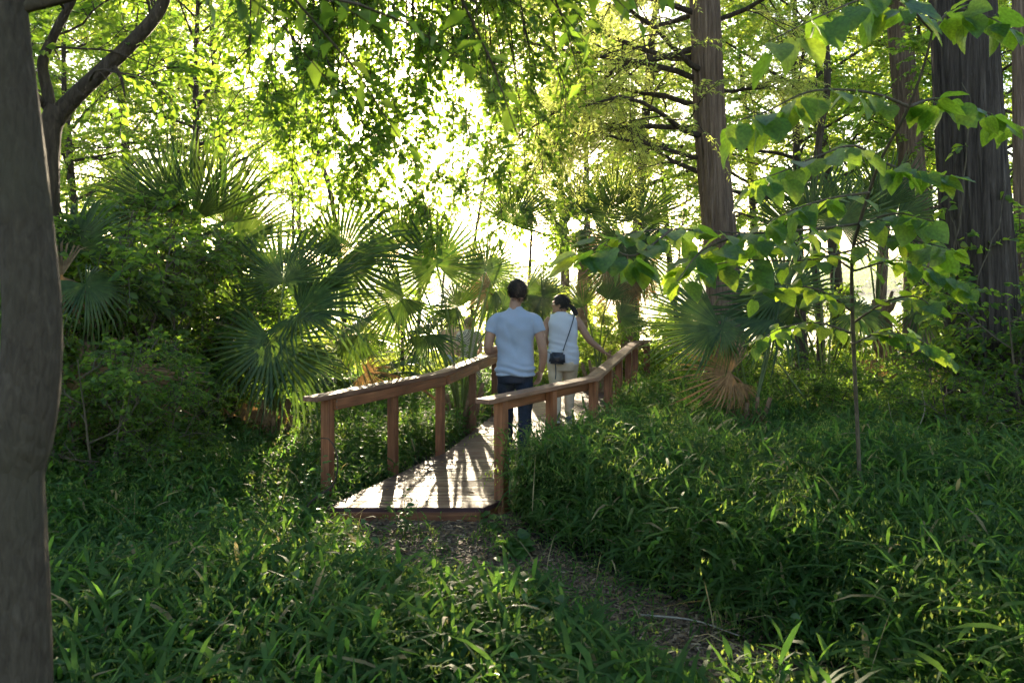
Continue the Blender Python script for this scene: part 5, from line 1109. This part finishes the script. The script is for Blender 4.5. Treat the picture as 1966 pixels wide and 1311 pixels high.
strap('strap', [wp(-.01, -.165, .91), wp(.02, -.158, 1.0), wp(.07, -.148, 1.14), wp(.112, -.128, 1.27), wp(.135, -.055, 1.352), (wp(.125, .02, 1.36)), wp(.05, .12, 1.22), wp(-.10, .15, 1.02), wp(-.205, .06, .93), wp(-.20, -.08, .90), wp(-.17, -.165, .89)], .0065, bag, M['leather'])
strap('handle', [wp(-.135, -.232, .885), wp(-.13, -.236, .85), wp(-.085, -.238, .832), wp(-.035, -.236, .85), wp(-.03, -.232, .885)], .006, bag, M['leather'])
strap('zip_flap', [wp(-.17, -.205, .878), wp(-.10, -.215, .897), wp(-.03, -.21, .890), wp(.0, -.20, .872)], .006, bag, M['leather'])
strap('hanging_strap_end', [wp(-.105, -.19, .765), wp(-.10, -.195, .70), wp(-.098, -.19, .63), wp(-.105, -.19, .57)], .0065, bag, M['leather'])
for x in (-.012, -.165): g = Geo(); g.add(*ellipsoid(wp(x, -.178, .905), (.008, .004, .012), None, 8, 6)); obj('buckle', g.mesh('buckle', M['metal'], True), None, bag)

def far_person(label, x, y, rz, skin, hair, top, dress, botm, head_yaw):
    z0 = gz1(x, y); H = dict(skin=skin, hair=hair, head=(0, .01, 1.475), yaw=head_yaw, neck=(0, 0, 1.345), nr=.047, hairlow=-.08, front=.04, vol=.014, group='people half hidden behind the palm', voxel=.0085,
      torso=[(0, 0, .80, .175, .125), (0, 0, .95, .155, .115), (0, 0, 1.10, .165, .12), (0, 0, 1.24, .172, .112), (0, 0, 1.30, .155, .095), (0, 0, 1.345, .11, .07), (0, 0, 1.38, .055, .05)],
      sleeves=[dict(p=[(-.12, 0, 1.30), (-.18, 0, 1.27), (-.215, 0, 1.15)], r=[.055, .066, .064]), dict(p=[(.12, 0, 1.30), (.18, 0, 1.27), (.215, 0, 1.15)], r=[.055, .066, .064])],
      arms=[dict(p=[(-.15, 0, 1.30), (-.2, 0, 1.2), (-.23, -.02, 1.02), (-.20, .06, .93), (-.15, .14, .90)], r=[.046, .046, .04, .035, .025], hand=((-.15, .14, .90), (.5, .8, .05), (.5, -.4, -.6), (0, 0, 1), .5, .92)), dict(p=[(.15, 0, 1.30), (.2, 0, 1.2), (.235, -.02, 1.02), (.225, .06, .93), (.17, .15, .90)], r=[.046, .046, .04, .035, .025], hand=((.17, .15, .90), (-.5, .8, .05), (-.5, -.4, -.6), (0, 0, 1), .5, .92))],
      hips=[(0, 0, .68, .148, .115), (0, 0, .78, .165, .125), (0, 0, .90, .15, .11)], legs=[dict(p=[(-.085, 0, .78), (-.085, .03, .44), (-.08, .02, .085)], r=[.095, .066, .05], toe=(0, 1, 0)), dict(p=[(.085, 0, .78), (.085, .0, .44), (.085, -.08, .09)], r=[.095, .066, .05], toe=(0, 1, 0))],
      top=top, topname='dress_top' if dress else 'shirt', bottom=botm, botname='skirt' if dress else 'jeans', fold=wrinkle(5, .003, 12, 15))
    if dress: H['skirt'] = [(0, 0, .42, .24, .19), (0, 0, .6, .215, .165), (0, 0, .8, .178, .13), (0, 0, .95, .152, .112)]
    person(label, (x, y, z0 - .003), rz, H)
far_person('woman in a dotted dress half hidden behind the tall palms petioles', -.80, 15.4, .5, M['skin_pale'], M['hair_brown'], M['dots'], True, M['dots'], .6)
M['blue_jeans'] = plain('light_blue_denim', (.24, .32, .50), .8, .2, 30, .2)
far_person('dark haired person in light jeans barely visible behind the tall palms petioles', -1.18, 16.3, .2, M['skin_pale'], M['hair'], M['skin_pale'] if False else plain('tan_cotton', (.5, .36, .27), .8, .2, 10, .1), False, M['blue_jeans'], .3)

# ------------------------------------------------------------------ haze added to imitate the veil of glare around the sun
mh, t, o = newmat('haze'); v = N(t, 'ShaderNodeVolumePrincipled'); v.inputs['Color'].default_value = (.95, .96, 1, 1); v.inputs['Density'].default_value = .00025; v.inputs['Anisotropy'].default_value = .75
t.links.new(v.outputs[0], o.inputs['Volume'])
zs = ZZ.min() - 1.0; cx = np.array([[x_, y_, z_] for z_ in (zs, 45.0) for y_ in (-20.0, 2400.0) for x_ in (-1600.0, 1600.0)])
hz = obj('haze', mesh_np('haze', cx, None, bf, mh)); tag(hz, 'thin pale haze added for the veil of glare around the sun', 'haze', kind='stuff'); hz.visible_shadow = True
